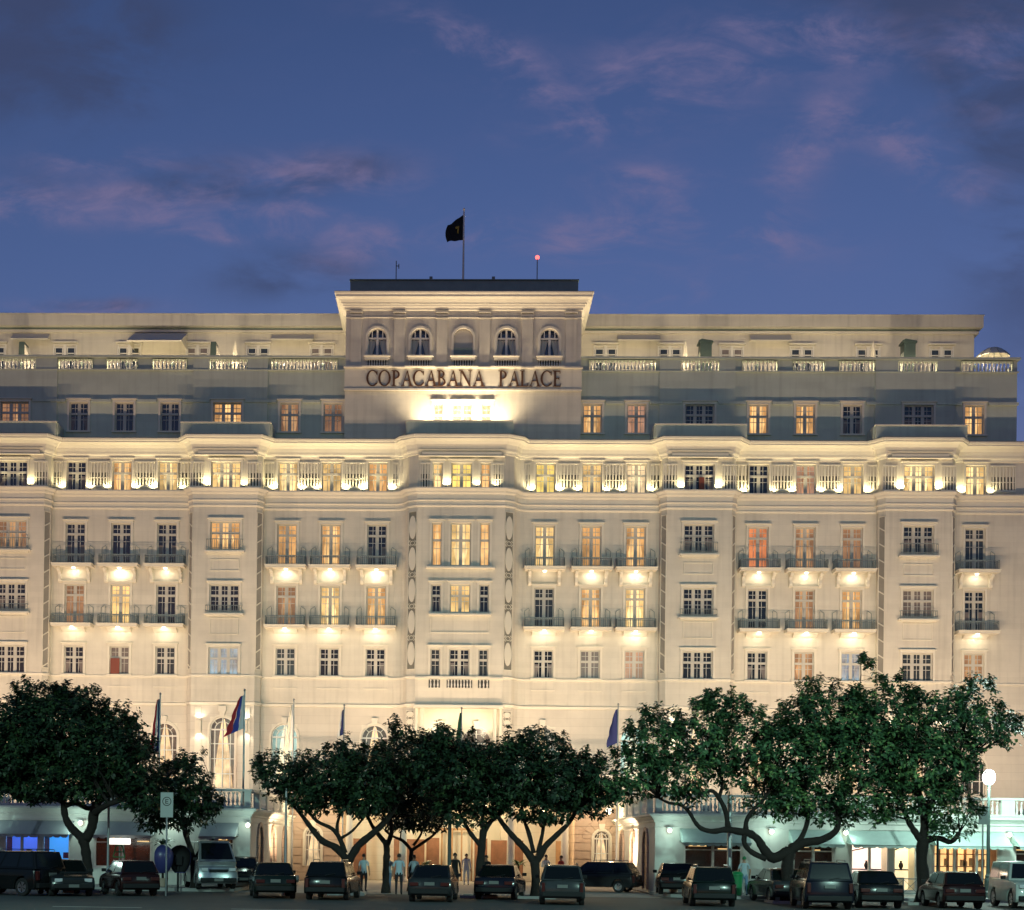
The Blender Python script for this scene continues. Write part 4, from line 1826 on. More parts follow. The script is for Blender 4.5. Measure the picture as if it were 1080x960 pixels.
# porch canopy
b = MB()
b.box(-7.05, 7.05, 83.6, 89.9, 4.95, 5.45)
b.box(-7.2, 7.2, 83.4, 84.0, 5.451, 5.6)
ap(b, 'porch_canopy', 'trim')
for x in (-6.4, -3.2, 3.2, 6.4):
    b = MB()
    b.lathe([(.32, .0), (.32, .18), (.24, .25), (.24, 1), (.20, 4.55), (.20, 4.6), (.3, 4.75), (.33, 4.95)], (x, 84.3, 0), 14)
    ap(b, 'porch_column', 'trim', smooth=True)
# doors, wooden screens and jambs on the entrance wall
b = MB()
for x0, x1, h in ((-1.9, -1.1, 2.7), (1.1, 1.9, 2.7)):
    b.box(x0, x1, 88.45, 88.6, 0, h)
for x0, x1 in ((2.1, 4.1), (-3.9, -2.0), (-6.8, -5.6)):
    b.box(x0, x1, 87.6, 87.7, .1, 2.6)
ap(b, 'timber_screen', 'wood')
b = MB()
b.box(6.2, 7.0, 89.0, 89.1, 0, 2.6)
for x in (-.95, -.3, .3, .95):
    b.box(x-.05, x+.05, 89.6, 89.7, 0, 3.2)
b.box(-1.05, 1.05, 89.58, 89.72, 3.2, 3.35)
ap(b, 'entrance_door', 'pale_wood')
for x, y, p in ((-5.2, 86.0, 1), (-1.6, 86.2, 1), (1.6, 86.2, 1), (5.2, 86.0, 1), (-8.9, 83.6, .6), (8.9, 83.6, .6)):
    o = empty('porch_lamp', (x, y-90, 4.6 if abs(x) < 8 else 4.4), hotel)
    b = MB()
    b.lathe([(.03, .34), (.03, .2)], seg=6)
    b.lathe([(.05, -.2), (.16, -.1), (.17, .08), (.06, .2)], seg=12)
    b.build('globe', 'lamp_lens', o, smooth=True)
    point('porch_lamp_light', (0, 0, -.35), P_COURT*p, (1, .72, .40), .15, o)

nb = empty('apartment_building', (52, 112, 0))
tag(nb, 'dim grey apartment block behind the right end of the hotel', 'building')
b = MB()
b.box(-11.5, 22, 0, 16, 0, 20.5)
b.build('wall', 'podium', nb)
b = MB()
b.box(-11.8, 22.3, -.3, 16.3, 20.501, 21)
b.build('roof', 'roof_metal', nb)
for fl in range(6):
    for i in range(5):
        b = MB()
        b.box(-10.4+i*6, -7.4+i*6, -.02, .1, 1.4+fl*3.2, 3.0+fl*3.2)
        b.build('window', 'dull_glass' if (fl*5+i) % 4 else 'curtain_dimor', nb)

# ================================================================== SHOP WINGS
YW = 69.0


def wing(side, x0, x1, bays, label, wallmat, awmat):
    """bays: (xa, xb, kind, awning?) world x"""
    s = side
    t_ = empty('shop_wing', ((x0+x1)/2, YW, 0))
    tag(t_, label, 'shop building')
    O = Vector(((x0+x1)/2, YW, 0))

    def wb(mb, name, mat, **k):
        par = k.pop('parent', t_)
        for m_ in (islands(mb) if name in SPLIT or name == 'door_surround' else [mb]):
            o = m_.build(name, mat, par, **k)
            if par is t_:
                o.location = -O
        return o
    holes = [(a, c, .25 if k != 'low' else .9, 2.85) for a, c, k, aw in bays]
    w = MB()
    wall(w, x0, x1, 0, 3.95, YW, holes)
    for x in (x0, x1):
        w.quad((x, YW, 0), (x, 89.95, 0), (x, 89.95, 3.95), (x, YW, 3.95))
    w.quad((x0, YW, 3.95), (x1, YW, 3.95), (x1, 89.95, 3.95), (x0, 89.95, 3.95))
    wb(w, 'wall', wallmat)
    pl_ = [(x0, 89.9), (x0, YW), (x1, YW), (x1, 89.9)]
    b = MB()
    sweep(b, [(0, 3.50), (.06, 3.52), (.06, 3.6), (.16, 3.7), (.22, 3.78), (.30, 3.80), (.30, 3.9), (.02, 3.96)], pl_)
    sweep(b, [(0, 3.22), (.04, 3.23), (.04, 3.29), (0, 3.3)], pl_)
    wb(b, 'cornice', wallmat)
    # balustrade: piers and baluster runs along the front and the court side
    xi = x1 if s < 0 else x0
    n = max(1, round((x1-x0)/3.4))
    runs = [(x0+(x1-x0)*i/n, x0+(x1-x0)*(i+1)/n) for i in range(n)]
    b = MB()
    for xa, xb in runs:
        for x in (xa, xb):
            pass
        b.box(xa-.32 if xa > x0 else xa, xa+.32, YW-.06, YW+.30, 3.97, 4.74)
    b.box(x1-.32, x1, YW-.06, YW+.30, 3.97, 4.74)
    for i in range(6):
        y = 72+i*3.0
        b.box(xi-(.3 if s < 0 else 0), xi+(0 if s < 0 else .3), y, y+.5, 3.97, 4.74)
    wb(b, 'balustrade_pier', wallmat)
    for xa, xb in runs:
        b = MB()
        balrow(b, xa+.36, xb-.36, 4.05, 4.70, YW+.12, .22, .08)
        wb(b, 'balustrade', 'white_paint', smooth=True)
    for i in range(5):
        b = MB()
        y = 72.5+i*3.0
        k = 10
        for j in range(k):
            b.lathe(baluster_prof(.65, .08), (xi+s*.14, y+(j+.5)*2.5/k, 4.05), 7)
        wb(b, 'balustrade', 'white_paint', smooth=True)
    b = MB()
    b.box(x0-.06, x1+.06, YW-.10, YW+.34, 4.741, 4.86)
    b.box(xi-.10 if s > 0 else xi-.3, xi+.3 if s > 0 else xi+.10, YW+.341, 89, 4.742, 4.86)
    b.box(x0, x1, YW-.03, YW+.27, 3.965, 4.05)
    wb(b, 'handrail', wallmat)
    for i, (a, c, kind, aw) in enumerate(bays):
        z0_ = .25 if kind != 'low' else .9
        f = MB()
        for x in (a, c-.09):
            f.box(x, x+.09, YW+.02, YW+.16, z0_, 2.85)
        f.box(a, c, YW+.018, YW+.16, 2.76, 2.85)
        f.box(a, c, YW+.018, YW+.16, z0_, z0_+.12)
        k = max(1, round((c-a)/1.15))
        for j in range(1, k):
            x = a+(c-a)*j/k
            f.box(x-.06, x+.06, YW+.022, YW+.16, z0_+.12, 2.76)
        if kind in ('dark', 'low'):
            f.box(a, c, YW+.024, YW+.15, 2.15, 2.21)
        fo = wb(f, 'shop_window', 'white_paint')
        g = MB()
        g.quad((a, YW+.1, z0_), (c, YW+.1, z0_), (c, YW+.1, 2.85), (a, YW+.1, 2.85))
        g.build('pane', 'window_glass', fo)
        r_ = MB()
        D = 1.3
        r_.quad((a, YW+D, z0_), (c, YW+D, z0_), (c, YW+D, 2.85), (a, YW+D, 2.85))
        bk = {'cream': 'shop_cream', 'pink': 'shop_pink', 'yellow': 'shop_yellow', 'blue': 'shop_blue', 'cyan': 'shop_cyan'}.get(kind, 'dull_glass')
        r_.build('back_wall', bk, fo)  # back wall glows itself: the shop's light put into its material
        r_ = MB()
        r_.quad((a, YW+.17, z0_), (c, YW+.17, z0_), (c, YW+D, z0_), (a, YW+D, z0_))
        r_.quad((a, YW+.17, 2.86), (c, YW+.17, 2.86), (c, YW+D, 2.86), (a, YW+D, 2.86))
        for x in (a+.003, c-.003):
            r_.quad((x, YW+.17, z0_), (x, YW+D, z0_), (x, YW+D, 2.85), (x, YW+.17, 2.85))
        r_.build('display_box', 'canvas' if kind in ('cream', 'pink') else 'wood' if kind == 'yellow' else 'plastic', fo)
        d = MB()
        if kind == 'yellow':
            n_ = int((c-a)/.42)
            for j in range(n_):
                x = a+.2+j*.42
                d.box(x, x+.04, YW+.9, YW+1.2, z0_, 2.7)
            for z in (.9, 1.5, 2.1):
                d.box(a+.1, c-.1, YW+.95, YW+1.18, z, z+.05)
            d.build('shelf', 'wood', fo)
            d = MB()
            for j in range(n_*3):
                x = a+.25+random.random()*(c-a-.6)
                z = random.choice((.96, 1.56, .38))
                d.box(x, x+.12+.12*random.random(), YW+.92, YW+1.1, z, z+.2+.2*random.random())
            d.build('goods', 'pale_wood', fo)
        elif kind in ('cream', 'pink'):
            d.box(a+.15, c-.15, YW+.8, YW+1.2, 1.30, 1.36)
            xm = (a+c)/2
            d.prism([(xm-.22, .5), (xm+.22, .5), (xm+.22, .95), (xm-.22, .95)], .06, 'y', YW+.8)
            d.lathe([(.05, 1.36), (.12, 1.5), (.10, 1.62), (.04, 1.7), (.08, 1.76)], (xm+.12, YW+1, 0), 10)
            d.tube([(a+.2, YW+1.2, 2.2), (xm, YW+1.2, 2.35), (xm+.3, YW+1.2, 2.5)], .03, 6)
            d.build('goods', 'plastic', fo)
            d = MB()
            d.box(xm-.15, xm+.15, YW+.78, YW+.79, .57, .88)
            d.build('picture', 'canvas', fo)
        elif kind in ('dark', 'low'):
            d.box(a+.4, a+.42+(c-a)*.3, YW+1.0, YW+1.1, 2.35, 2.4)
            d.box(c-.4-(c-a)*.2, c-.4, YW+1.1, YW+1.2, 2.2, 2.26)
            d.build('strip_lamp', 'shop_yellow', fo)
        elif kind in ('blue', 'cyan'):
            for j in range(5):
                x = a+.2+random.random()*(c-a-.5)
                z = .4+random.random()*1.2
                d.box(x, x+.25, YW+.9, YW+1, z, z+.3)
            d.build('poster', random.choice(['shirt_pale', 'cloth_navy']), fo)
        if kind in ('cream', 'pink', 'yellow'):
            point('shop_lamp', ((a+c)/2, YW+.6, 2.6), 22, (1, .82, .55) if kind != 'yellow' else (1, .62, .28), .1, fo)
        elif kind in ('blue', 'cyan'):
            point('shop_lamp', ((a+c)/2, YW+.6, 2.6), 12, (.2, .45, 1), .1, fo)
        if aw:
            A = awning(a-.2, c+.2, YW-.01, 3.20, 2.52, 1.15, awmat, t_, 'awning', .16)
            A.location = -O
    return t_, wb


def wing_fill_lamp(t_, x, pw):  # added lamp without a known source, brightens the shop front
    o = empty('added_fill_lamp', (x-t_.location.x, -.30, 3.1), t_)
    b = MB()
    b.box(-.03, .03, .05, .30, .10, .14)
    b.box(-.14, .14, -.12, .12, .10, .15)
    b.build('bracket', 'iron', o)
    b = MB()
    b.lathe([(.04, -.12), (.10, -.05), (.11, .03), (.05, .10)], seg=12)
    b.build('globe', 'lamp_lens', o, smooth=True)
    point('added_fill_light', (0, -.65, .0), pw, (.70, 1, .88), .12, o)


def WX(px): return at(px, 900, YW).x


bR = [(WX(721), WX(783), 'dark', 1), (WX(836), WX(880), 'dark', 1), (WX(897), WX(938), 'pink', 1), (WX(942), WX(967), 'cream', 1),
      (WX(984), WX(1054), 'yellow', 1), (WX(1070), WX(1120), 'dark', 1)]
wr, wrb = wing(1, 9.6, 40, bR, 'pale single-storey shop wing with lit yellow shop windows and awnings, right of the entrance court', 'podium', 'awning_green')
bL = [(WX(-60), WX(-5), 'dark', 1), (WX(4), WX(41), 'blue', 1), (WX(44), WX(74), 'cyan', 1), (WX(99), WX(160), 'low', 1), (WX(218), WX(247), 'low', 1)]
wl, wlb = wing(-1, -38, -10.1, bL, 'pale single-storey shop wing with blue lit windows and grey awnings, left of the entrance court', 'podium', 'awning_grey')
for px_, pw in ((-12, 22), (86, 34), (182, 34), (262, 24)):
    wing_fill_lamp(wl, WX(px_), pw)
for px_, pw in ((705, 36), (812, 42), (890, 30), (1062, 14)):
    wing_fill_lamp(wr, WX(px_), pw)
# dark arched doorways on the inner sides of both wings
for s, w_, bf in ((-1, wl, wlb), (1, wr, wrb)):
    xi = -10.1 if s < 0 else 9.6
    for yc in (72.2, 77.5, 82.5):
        b = MB()
        K = 12
        pts = [(yc-.8, .2), (yc+.8, .2)]+[(yc+.8*math.cos(PI*i/K), 2.3+.8*math.sin(PI*i/K)) for i in range(K+1)]
        b.prism(pts, .02, 'x', xi+(.004 if s < 0 else -.024))
        o = bf(b, 'side_door', 'dull_glass')
        b = MB()
        for i in range(K):
            q, q2 = PI*i/K, PI*(i+1)/K
            P_ = lambda r, a_: (yc+r*math.cos(a_), 2.3+r*math.sin(a_))
            b.prism([P_(.8, q), P_(1.0, q), P_(1.0, q2), P_(.8, q2)], .10, 'x', xi+(.0 if s < 0 else -.10))
        for e in (-1.0, .8):
            b.prism([(yc+e, .15), (yc+e+.2, .15), (yc+e+.2, 2.3), (yc+e, 2.3)], .10, 'x', xi+(.0 if s < 0 else -.10))
        bf(b, 'door_surround', 'rustic')

# terrace facade floodlights standing behind the balustrades
for i, x in enumerate((-35, -29.5, -24, -18.5, -13, 13, 18.5, 24, 29.5, 35)):
    o = empty('floodlight', (x, 74.5, 3.96))
    pos = ['far left', 'left'][x > -30] if x < 0 else ['right', 'far right'][x > 30]
    tag(o, 'dark box floodlight on the terrace behind the balustrade, aimed up at the facade', 'floodlight', 'facade floodlights on the terraces')
    b = MB()
    b.box(-.03, .03, -.03, .03, 0, .35)
    b.box(-.2, .2, -.2, .2, 0, .04)
    b.build('stand', 'iron', o)
    b = MB()
    b.prism([(-.12, .3), (.18, .16), (.30, .40), (0, .54)], .5, 'x', -.25)
    b.build('housing', 'iron', o)
    spot('flood_lamp', (0, .32, .45), (0, 15.5, 12.5), P_FLOOD, (1, .69, .44), 125, .9, .15, o)
for x in (-5.6, -1.9, 1.9, 5.6):
    o = empty('floodlight', (x, 84.6, 5.46))
    tag(o, 'dark box floodlight on the porch canopy over the entrance, aimed up at the facade', 'floodlight', 'floodlights on the porch canopy')
    b = MB()
    b.box(-.03, .03, -.03, .03, 0, .35)
    b.box(-.2, .2, -.2, .2, 0, .04)
    b.build('stand', 'iron', o)
    b = MB()
    b.prism([(-.12, .3), (.18, .16), (.30, .40), (0, .54)], .5, 'x', -.25)
    b.build('housing', 'iron', o)
    spot('flood_lamp', (0, .3, .45), (0, 6, 14), P_FLOOD*.26, (1, .69, .44), 110, .9, .15, o)
for s in (-1, 1):       # courtyard floods for the middle bays
    o = empty('floodlight', (s*8.6, 74.8, .01))
    tag(o, 'low box floodlight on the drive of the entrance court, on its %s side' % ('left' if s < 0 else 'right'), 'floodlight')
    b = MB()
    b.box(-.03, .03, -.03, .03, 0, .35)
    b.box(-.2, .2, -.2, .2, 0, .04)
    b.build('stand', 'iron', o)
    b = MB()
    b.prism([(-.12, .3), (.18, .16), (.30, .40), (0, .54)], .5, 'x', -.25)
    b.build('housing', 'iron', o)
    spot('flood_lamp', (0, .3, .45), (-s*2, 15, 19), P_FLOOD*1.25, (1, .69, .44), 100, .9, .15, o)

# terrace parasols (roof)
def parasol(x, y, z, open_, label, R_=1.35):
    o = empty('parasol', (x, y, z))
    tag(o, label, 'parasol')
    b = MB()
    b.lathe([(.25, 0), (.25, .06), (.04, .08), (.03, 2.45)], seg=8)
    b.build('pole', 'white_paint', o)
    b = MB()
    if open_:
        K = 12
        n = 0
        for k in range(K):
            a0, a1 = 2*PI*k/K, 2*PI*(k+1)/K
            for f0, f1 in ((0, .3), (.3, .6), (.6, .82), (.82, 1)):
                def p(f, a): return (R_*f*math.cos(a), R_*f*math.sin(a), 2.5-.62*f**2)
                b.quad(p(f0, a0), p(f1, a0), p(f1, a1), p(f0, a1))
            b.quad(p(1, a0), (p(1, a0)[0], p(1, a0)[1], p(1, a0)[2]-.05), (p(1, a1)[0], p(1, a1)[1], p(1, a1)[2]-.05), p(1, a1))
        b.build('canopy', 'canvas', o)
        b = MB()
        for k in range(K):
            a0 = 2*PI*k/K
            b.tube([(R_*f*math.cos(a0), R_*f*math.sin(a0), 2.51-.62*f**2) for f in (0, .35, .7, 1)], .018, 5, False)
        b.build('rib', 'iron', o)
    else:
        n = 12
        prof = [(.05, .7), (.20, .85), (.24, 1.0), (.17, 1.6), (.10, 2.2), (.03, 2.55)]
        nn = len(b.v)
        for r, z_ in prof:
            for k in range(n):
                rr = r*(1 if k % 2 else .62)
                b.v.append((rr*math.cos(2*PI*k/n), rr*math.sin(2*PI*k/n), z_))
        for i in range(len(prof)-1):
            for k in range(n):
                k2 = (k+1) % n
                b.f.append((nn+i*n+k, nn+i*n+k2, nn+(i+1)*n+k2, nn+(i+1)*n+k))
        b.build('canopy', 'canvas', o)


Z_TER = 32.45
for px_, lb in ((248, 'closed cream parasol on the roof terrace, left of the sign tower'), (723, 'closed cream parasol on the roof terrace, near the right of the sign tower'),
                (921, 'closed cream parasol on the roof terrace, far right of the sign tower')):
    p = at(px_, 365, 92.6)
    parasol(p.x, 92.6, at(px_, 361, 92.6).z-2.5, False, lb)
p = at(1047, 365, 91.9)
parasol(p.x, 91.9, p.z-2.62, True, 'open round cream parasol at the right end of the roof terrace', 1.05)
for px_, sl in ((26, 1), (228, 1), (745, 0), (960, 0)):
    p = at(px_, 375, 93)
    o = empty('stair_hood', (p.x, 93, Z_TER))
    tag(o, 'small %s stair hood on the roof terrace %s' % ('slanted' if sl else 'dark upright', {26: 'at the far left end', 228: 'left of the sign tower', 745: 'right of the sign tower', 960: 'near the right end'}[px_]), 'roof hatch')
    top = at(px_, 361, 93).z-Z_TER
    b = MB()
    if sl:
        b.prism([(-.45, 0), (.0, 0), (.0, top), (-.35, top+.0)], .9, 'y', -.1)
        b.build('back', 'pole_paint', o)
        b = MB()
        b.prism([(.003, 0), (1.0, 0), (.003, top*.95)], .8, 'y', -.05)
        b.build('slope', 'wall', o)
    else:
        b.box(-.4, .35, 0, .8, 0, top)
        b.prism([(-.5, top+.002), (.45, top+.002), (.40, top+.10), (-.3, top+.22), (-.5, top+.12)], .9, 'y', -.05)
        b.build('back', 'pole_paint', o)
        b = MB()
        b.prism([(-.9, 0), (-.403, 0), (-.403, top*.8)], .7, 'y', .05)
        b.build('slope', 'attic', o)

# ================================================================== FLAGPOLES on the terraces and the canopy
def flagpole(px_, top, ybase, zbase, flags, label):
    p = at(px_, top, ybase)
    o = empty('flagpole', (p.x, ybase, zbase))
    tag(o, label, 'flagpole', 'flagpoles in front of the hotel')
    h = p.z-zbase
    b = MB()
    b.tube([(0, 0, 0), (0, 0, h)], [.06, .035], 8)
    b.lathe([(.02, h), (.07, h+.04), (.02, h+.12)], seg=8)
    b.build('pole', 'steel', o)
    stripes, wt_, wb2, hh_ = flags      # furled cloth hanging from the pole: narrow at the top, fuller below
    for mat, f0, f1 in stripes:
        rows_ = []
        for i in range(10):
            f = i/9
            wd_ = (wt_+(wb2-wt_)*f**.8)*(1+.07*math.sin(i*2.1+px_))
            rows_.append([(-.03-wd_*(f0+(f1-f0)*j/4), h-.2-hh_*f-.45*wd_*(f0+(f1-f0)*j/4)) for j in range(5)])
        flag(o, rows_, mat, 'flag')


flagpole(169, 733, 70.2, 3.96, ([('cloth_navy', 0, .3), ('cloth_white', .3, .55), ('cloth_red', .55, 1)], .10, .52, 2.6),
         'steel flagpole with a furled dark blue and red flag, right of the broad far-left tree')
flagpole(258, 729, 70.2, 3.96, ([('cloth_white', 0, .28), ('cloth_blue', .28, .62), ('cloth_red', .62, 1)], .16, .98, 1.65),
         'steel flagpole with a white, blue and red flag in front of the tall arched window')
flagpole(310, 739, 80.2, 0, ([('cloth_white', 0, .5), ('canvas', .5, 1)], .10, .55, 2.6),
         'steel flagpole with a pale cream flag beside the arched window left of the entrance')
flagpole(363, 745, 80.2, 0, ([('cloth_navy', 0, .6), ('cloth_white', .6, 1)], .08, .35, 1.4),
         'steel flagpole with a short dark flag rising over the left centre trees')
flagpole(487, 748, 82.6, 5.0, ([('cloth_green', 0, 1)], .08, .34, 1.9),
         'steel flagpole with a narrow green flag at the middle of the porch')
flagpole(652, 744, 79.0, 0, ([('cloth_navy', 0, 1)], .12, .62, 1.9),
         'steel flagpole with a dark purple blue flag to the right of the entrance')

# ================================================================== STREET FURNITURE
def globe_lamp(px_, py, Y, label, on):
    p = at(px_, py, Y)
    o = empty('street_lamp', (p.x, Y, .13 if Y > 63.75 else .0))
    tag(o, label, 'street lamp')
    h = p.z-o.location.z
    b = MB()
    b.lathe([(.24, 0), (.24, .25), (.17, .32), (.17, .8), (.12, .95), (.14, 1.0), (.09, 1.1), (.06, h-.45), (.10, h-.38), (.14, h-.3)], seg=12)
    b.build('pole', 'pole_paint', o, smooth=False)
    b = MB()
    pr = [(.10, -.32)]+[(.29*math.cos(a), .38*math.sin(a)) for a in [(-70+i*16)*PI/180 for i in range(10)]]
    b.lathe(pr, (0, 0, h), 16)
    g = b.build('globe', 'lit_globe' if on else 'sign_white', o, smooth=True)
    if on:
        g.visible_shadow = True
        for k in range(4):
            a = k*PI/2+.4
        point('lamp_light', (0, -.5, h), P_LAMP, (.72, 1, .88), .3, o)
    return o


globe_lamp(1043, 820, 66.6, 'dark street lamp with a glowing white globe on the right-hand pavement', True)


def pole(px_, top, Y, r, mat, name, label, cat, cap=None):
    p = at(px_, top, Y)
    o = empty(name, (p.x, Y, 0))
    tag(o, label, cat)
    b = MB()
    b.lathe([(r*2.2, 0), (r*2.2, .12), (r*1.2, .2), (r, p.z)], seg=10)
    b.build('pole', mat, o)
    if cap:
        b = MB()
        b.lathe([(.06, p.z-.05), (.20, p.z), (.24, p.z+.10), (.20, p.z+.22), (.06, p.z+.28)], seg=14)
        b.build('lamp_head', 'steel', o)
    return o


pole(115, 828, 62, .05, 'steel', 'street_lamp', 'slim grey unlit street lamp in front of the leftmost big tree', 'street lamp', True)
pole(302, 832, 61, .05, 'steel', 'post', 'slim grey steel post left of the centre trees', 'post')
pole(475, 820, 61, .07, 'pole_paint', 'post', 'tall dark post among the centre trees', 'post')
pole(770, 838, 62, .10, 'steel', 'post', 'thick grey steel post behind the crooked tree limb on the right', 'post')
pole(989, 882, 63, .05, 'pole_paint', 'post', 'short dark post beside the rightmost tree trunk', 'post')


def parking_sign(px_, py, Y, w_, h_, label):
    p = at(px_, py, Y)
    o = empty('parking_sign', (p.x, Y, .13 if Y > 63.75 else 0))
    tag(o, label, 'road sign')
    z = p.z-o.location.z
    b = MB()
    b.tube([(0, .04, 0), (0, .04, z+h_/2)], .035, 8)
    b.build('post', 'steel', o)
    b = MB()
    b.box(-w_/2, w_/2, -.012, .0, z-h_/2, z+h_/2)
    b.build('panel', 'sign_white', o)
    b = MB()
    rr = w_*.36
    zc = z+h_*.14
    K = 28
    for k in range(K):
        a, c = 2*PI*k/K, 2*PI*(k+1)/K
        b.quad(*[(r*math.cos(q), -.016, zc+r*math.sin(q)) for r, q in ((rr-.035, a), (rr, a), (rr, c), (rr-.035, c))])
    e = rr*.5
    for x0, x1, z0_, z1_ in ((-e*.7, -e*.3, -e, e), (-e*.3, e*.7, e*.66, e), (-e*.3, e*.55, -e*.17, e*.17), (-e*.3, e*.7, -e, -e*.66)):
        b.quad((x0, -.016, zc+z0_), (x1, -.016, zc+z0_), (x1, -.016, zc+z1_), (x0, -.016, zc+z1_))
    b.build('lettering', 'sign_black', o)


parking_sign(176, 849, 57.6, .52, 1.02, 'white parking sign with a black letter E in a circle beside the blue telephone hoods')
parking_sign(1037, 860, 62, .40, .80, 'pale parking sign with a letter E in front of the right-hand balustrade')

# lit white shop sign and green frame below it
p = at(126, 887.5, 67.4)
o = empty('lit_sign', (p.x, 67.4, .13))
tag(o, 'small blank white lit sign box on a post in front of the left shop wing', 'sign')
b = MB()
b.tube([(0, .05, 0), (0, .05, p.z-.13)], .04, 8)
b.build('post', 'steel', o)
b = MB()
z = p.z-.13
b.box(-.52, .52, -.07, .12, z-.15, z+.15)
b.build('light_box', 'lit_sign', o, bevel=.04)
b = MB()
for q in ([(-.28, z-.75), (-.15, z-.2)], [(.28, z-.75), (.15, z-.2)], [(-.15, z-.2), (.15, z-.2)], [(-.28, z-.75), (.28, z-.75)], [(-.2, z-.5), (.2, z-.5)]):
    b.tube([(q[0][0], -.05, q[0][1]), (q[1][0], -.05, q[1][1])], .03, 6)
b.build('bracket', 'bin_green', o)

# telephone hoods
def phone(px_, Y, rz, label):
    p = at(px_, 900, Y)
    o = empty('telephone_booth', (p.x, Y, .0), rz=rz)
    tag(o, label, 'phone booth', 'blue public telephone hoods')
    b = MB()
    b.tube([(0, .28, 0), (0, .28, 1.15)], .05, 8)
    b.build('post', 'plastic', o)
    b = MB()
    n = len(b.v)
    Aa, Bb = 14, 10
    for t2 in (1.0, .94):
        for i in range(Bb+1):
            v = -0.35*PI+(.5+.35)*PI*i/Bb
            for j in range(Aa+1):
                u = -.02*PI+1.04*PI*j/Aa
                r = math.cos(v)
                b.v.append((.50*t2*r*math.cos(u), .50*t2*r*math.sin(u), 1.60+(.50 if v > 0 else .85)*t2*math.sin(v)))
    m_ = (Aa+1)*(Bb+1)
    for i in range(Bb):
        for j in range(Aa):
            a = i*(Aa+1)+j
            b.f.append((a, a+1, a+Aa+2, a+Aa+1))
    c = MB()
    c.v = b.v[m_:]
    c.f = [tuple(reversed(f)) for f in b.f]
    b.v = b.v[:m_]
    b.build('hood', 'booth_blue', o, smooth=True)
    c.build('hood_lining', 'plastic', o, smooth=True)
    b = MB()
    b.box(-.14, .14, .16, .32, 1.2, 1.65)
    b.tube([(-.19, .14, 1.3), (-.2, .10, 1.42), (-.19, .14, 1.54)], .03, 6)
    b.build('telephone', 'plastic', o)


phone(171, 62.5, R(-118), 'blue rounded telephone hood under the parking sign, opening to the left')
phone(190, 62.9, R(28), 'blue rounded telephone hood beside the silver van, opening towards the street')

# bin, planter pots, low railing
p = at(777, 930, 64.3)
b = MB()
b.lathe([(.20, 0), (.23, .05), (.27, .9), (.29, .92), (.29, .98), (.2, 1.08), (.05, 1.12)], seg=14)
o = b.build('litter_bin', 'bin_green', None, (p.x, 64.3, .13), smooth=False)
tag(o, 'green litter bin on the pavement next to a pedestrian in jeans', 'bin')
p = at(953, 930, 67.6)
o = empty('low_railing', (p.x, 67.6, .13))
tag(o, 'low dark iron railing with crossed bars in front of the pink lit shop window', 'railing')
b = MB()
b.box(-1.3, 1.3, -.03, .03, .78, .83)
b.box(-1.3, 1.3, -.03, .03, .1, .14)
for i in range(5):
    x = -1.3+i*.65
    b.box(x-.02, x+.02, -.02, .02, 0, .78)
    if i < 4:
        b.tube([(x, 0, .14), (x+.65, 0, .78)], .014, 5)
        b.tube([(x+.65, .03, .14), (x, .03, .78)], .014, 5)
b.build('bars', 'iron', o)
for px_, w_, lb in ((1008, .9, 'pale box planter in front of the yellow lit shop window'), (800, 1.3, 'long pale box planter behind the bicycle')):
    p = at(px_, 930, 66.6)
    o = empty('planter', (p.x, 66.6, .13))
    tag(o, lb, 'planter')
    b = MB()
    b.prism([(-w_/2+.05, 0), (w_/2-.05, 0), (w_/2, .55), (-w_/2, .55)], .45, 'y', -.2)
    b.build('box', 'podium', o, bevel=.02)


def palm_plant(px_, Y, zb, h, label, n=14, Lf=.8, pot=True):
    p = at(px_, 900, Y)
    o = empty('potted_palm', (p.x, Y, zb))
    tag(o, label, 'potted plant')
    if pot:
        b = MB()
        b.lathe([(.18, 0), (.25, .35), (.28, .4)], seg=12)
        b.build('pot', 'rustic', o)
    b = MB()
    b.tube([(0, 0, .3 if pot else 0), (0, 0, h)], .06, 7)
    b.build('trunk', 'bark', o)
    b = MB()
    rnd = random.Random(px_)
    for i in range(n):
        a = 2*PI*i/n+rnd.random()*.3
        el = .5+rnd.random()*.7
        prev = None
        for k in range(6):
            f = k/5
            r = Lf*f*math.cos(el*(1-f*.5))
            z = h+Lf*(math.sin(el)*f-.55*f*f)
            wv = .07*math.sin(PI*(.12+.88*f))+.005
            c = Vector((r*math.cos(a), r*math.sin(a), z))
            sd = Vector((-math.sin(a), math.cos(a), 0))*wv
            if prev:
                b.quad(prev[0], prev[1], c+sd, c-sd)
            prev = (c-sd, c+sd)
    me = b.mesh('leaves', 'leaf_lit')
    at_ = me.attributes.new('tone', 'FLOAT', 'FACE')
    for d in at_.data:
        d.value = rnd.random()
    link('leaves', me, o)


palm_plant(711, 67.9, .13, 1.0, 'small spiky potted palm at the corner of the right shop wing', 16, .85)
palm_plant(172, 66.0, .13, 1.9, 'green bushy palm behind the parking sign', 18, .95)
palm_plant(547, 80, .01, 1.1, 'potted palm by the timber screen in the entrance court', 18, 1.0)
palm_plant(450, 81, .01, 1.0, 'potted palm by the left timber screen of the entrance court', 16, .9)

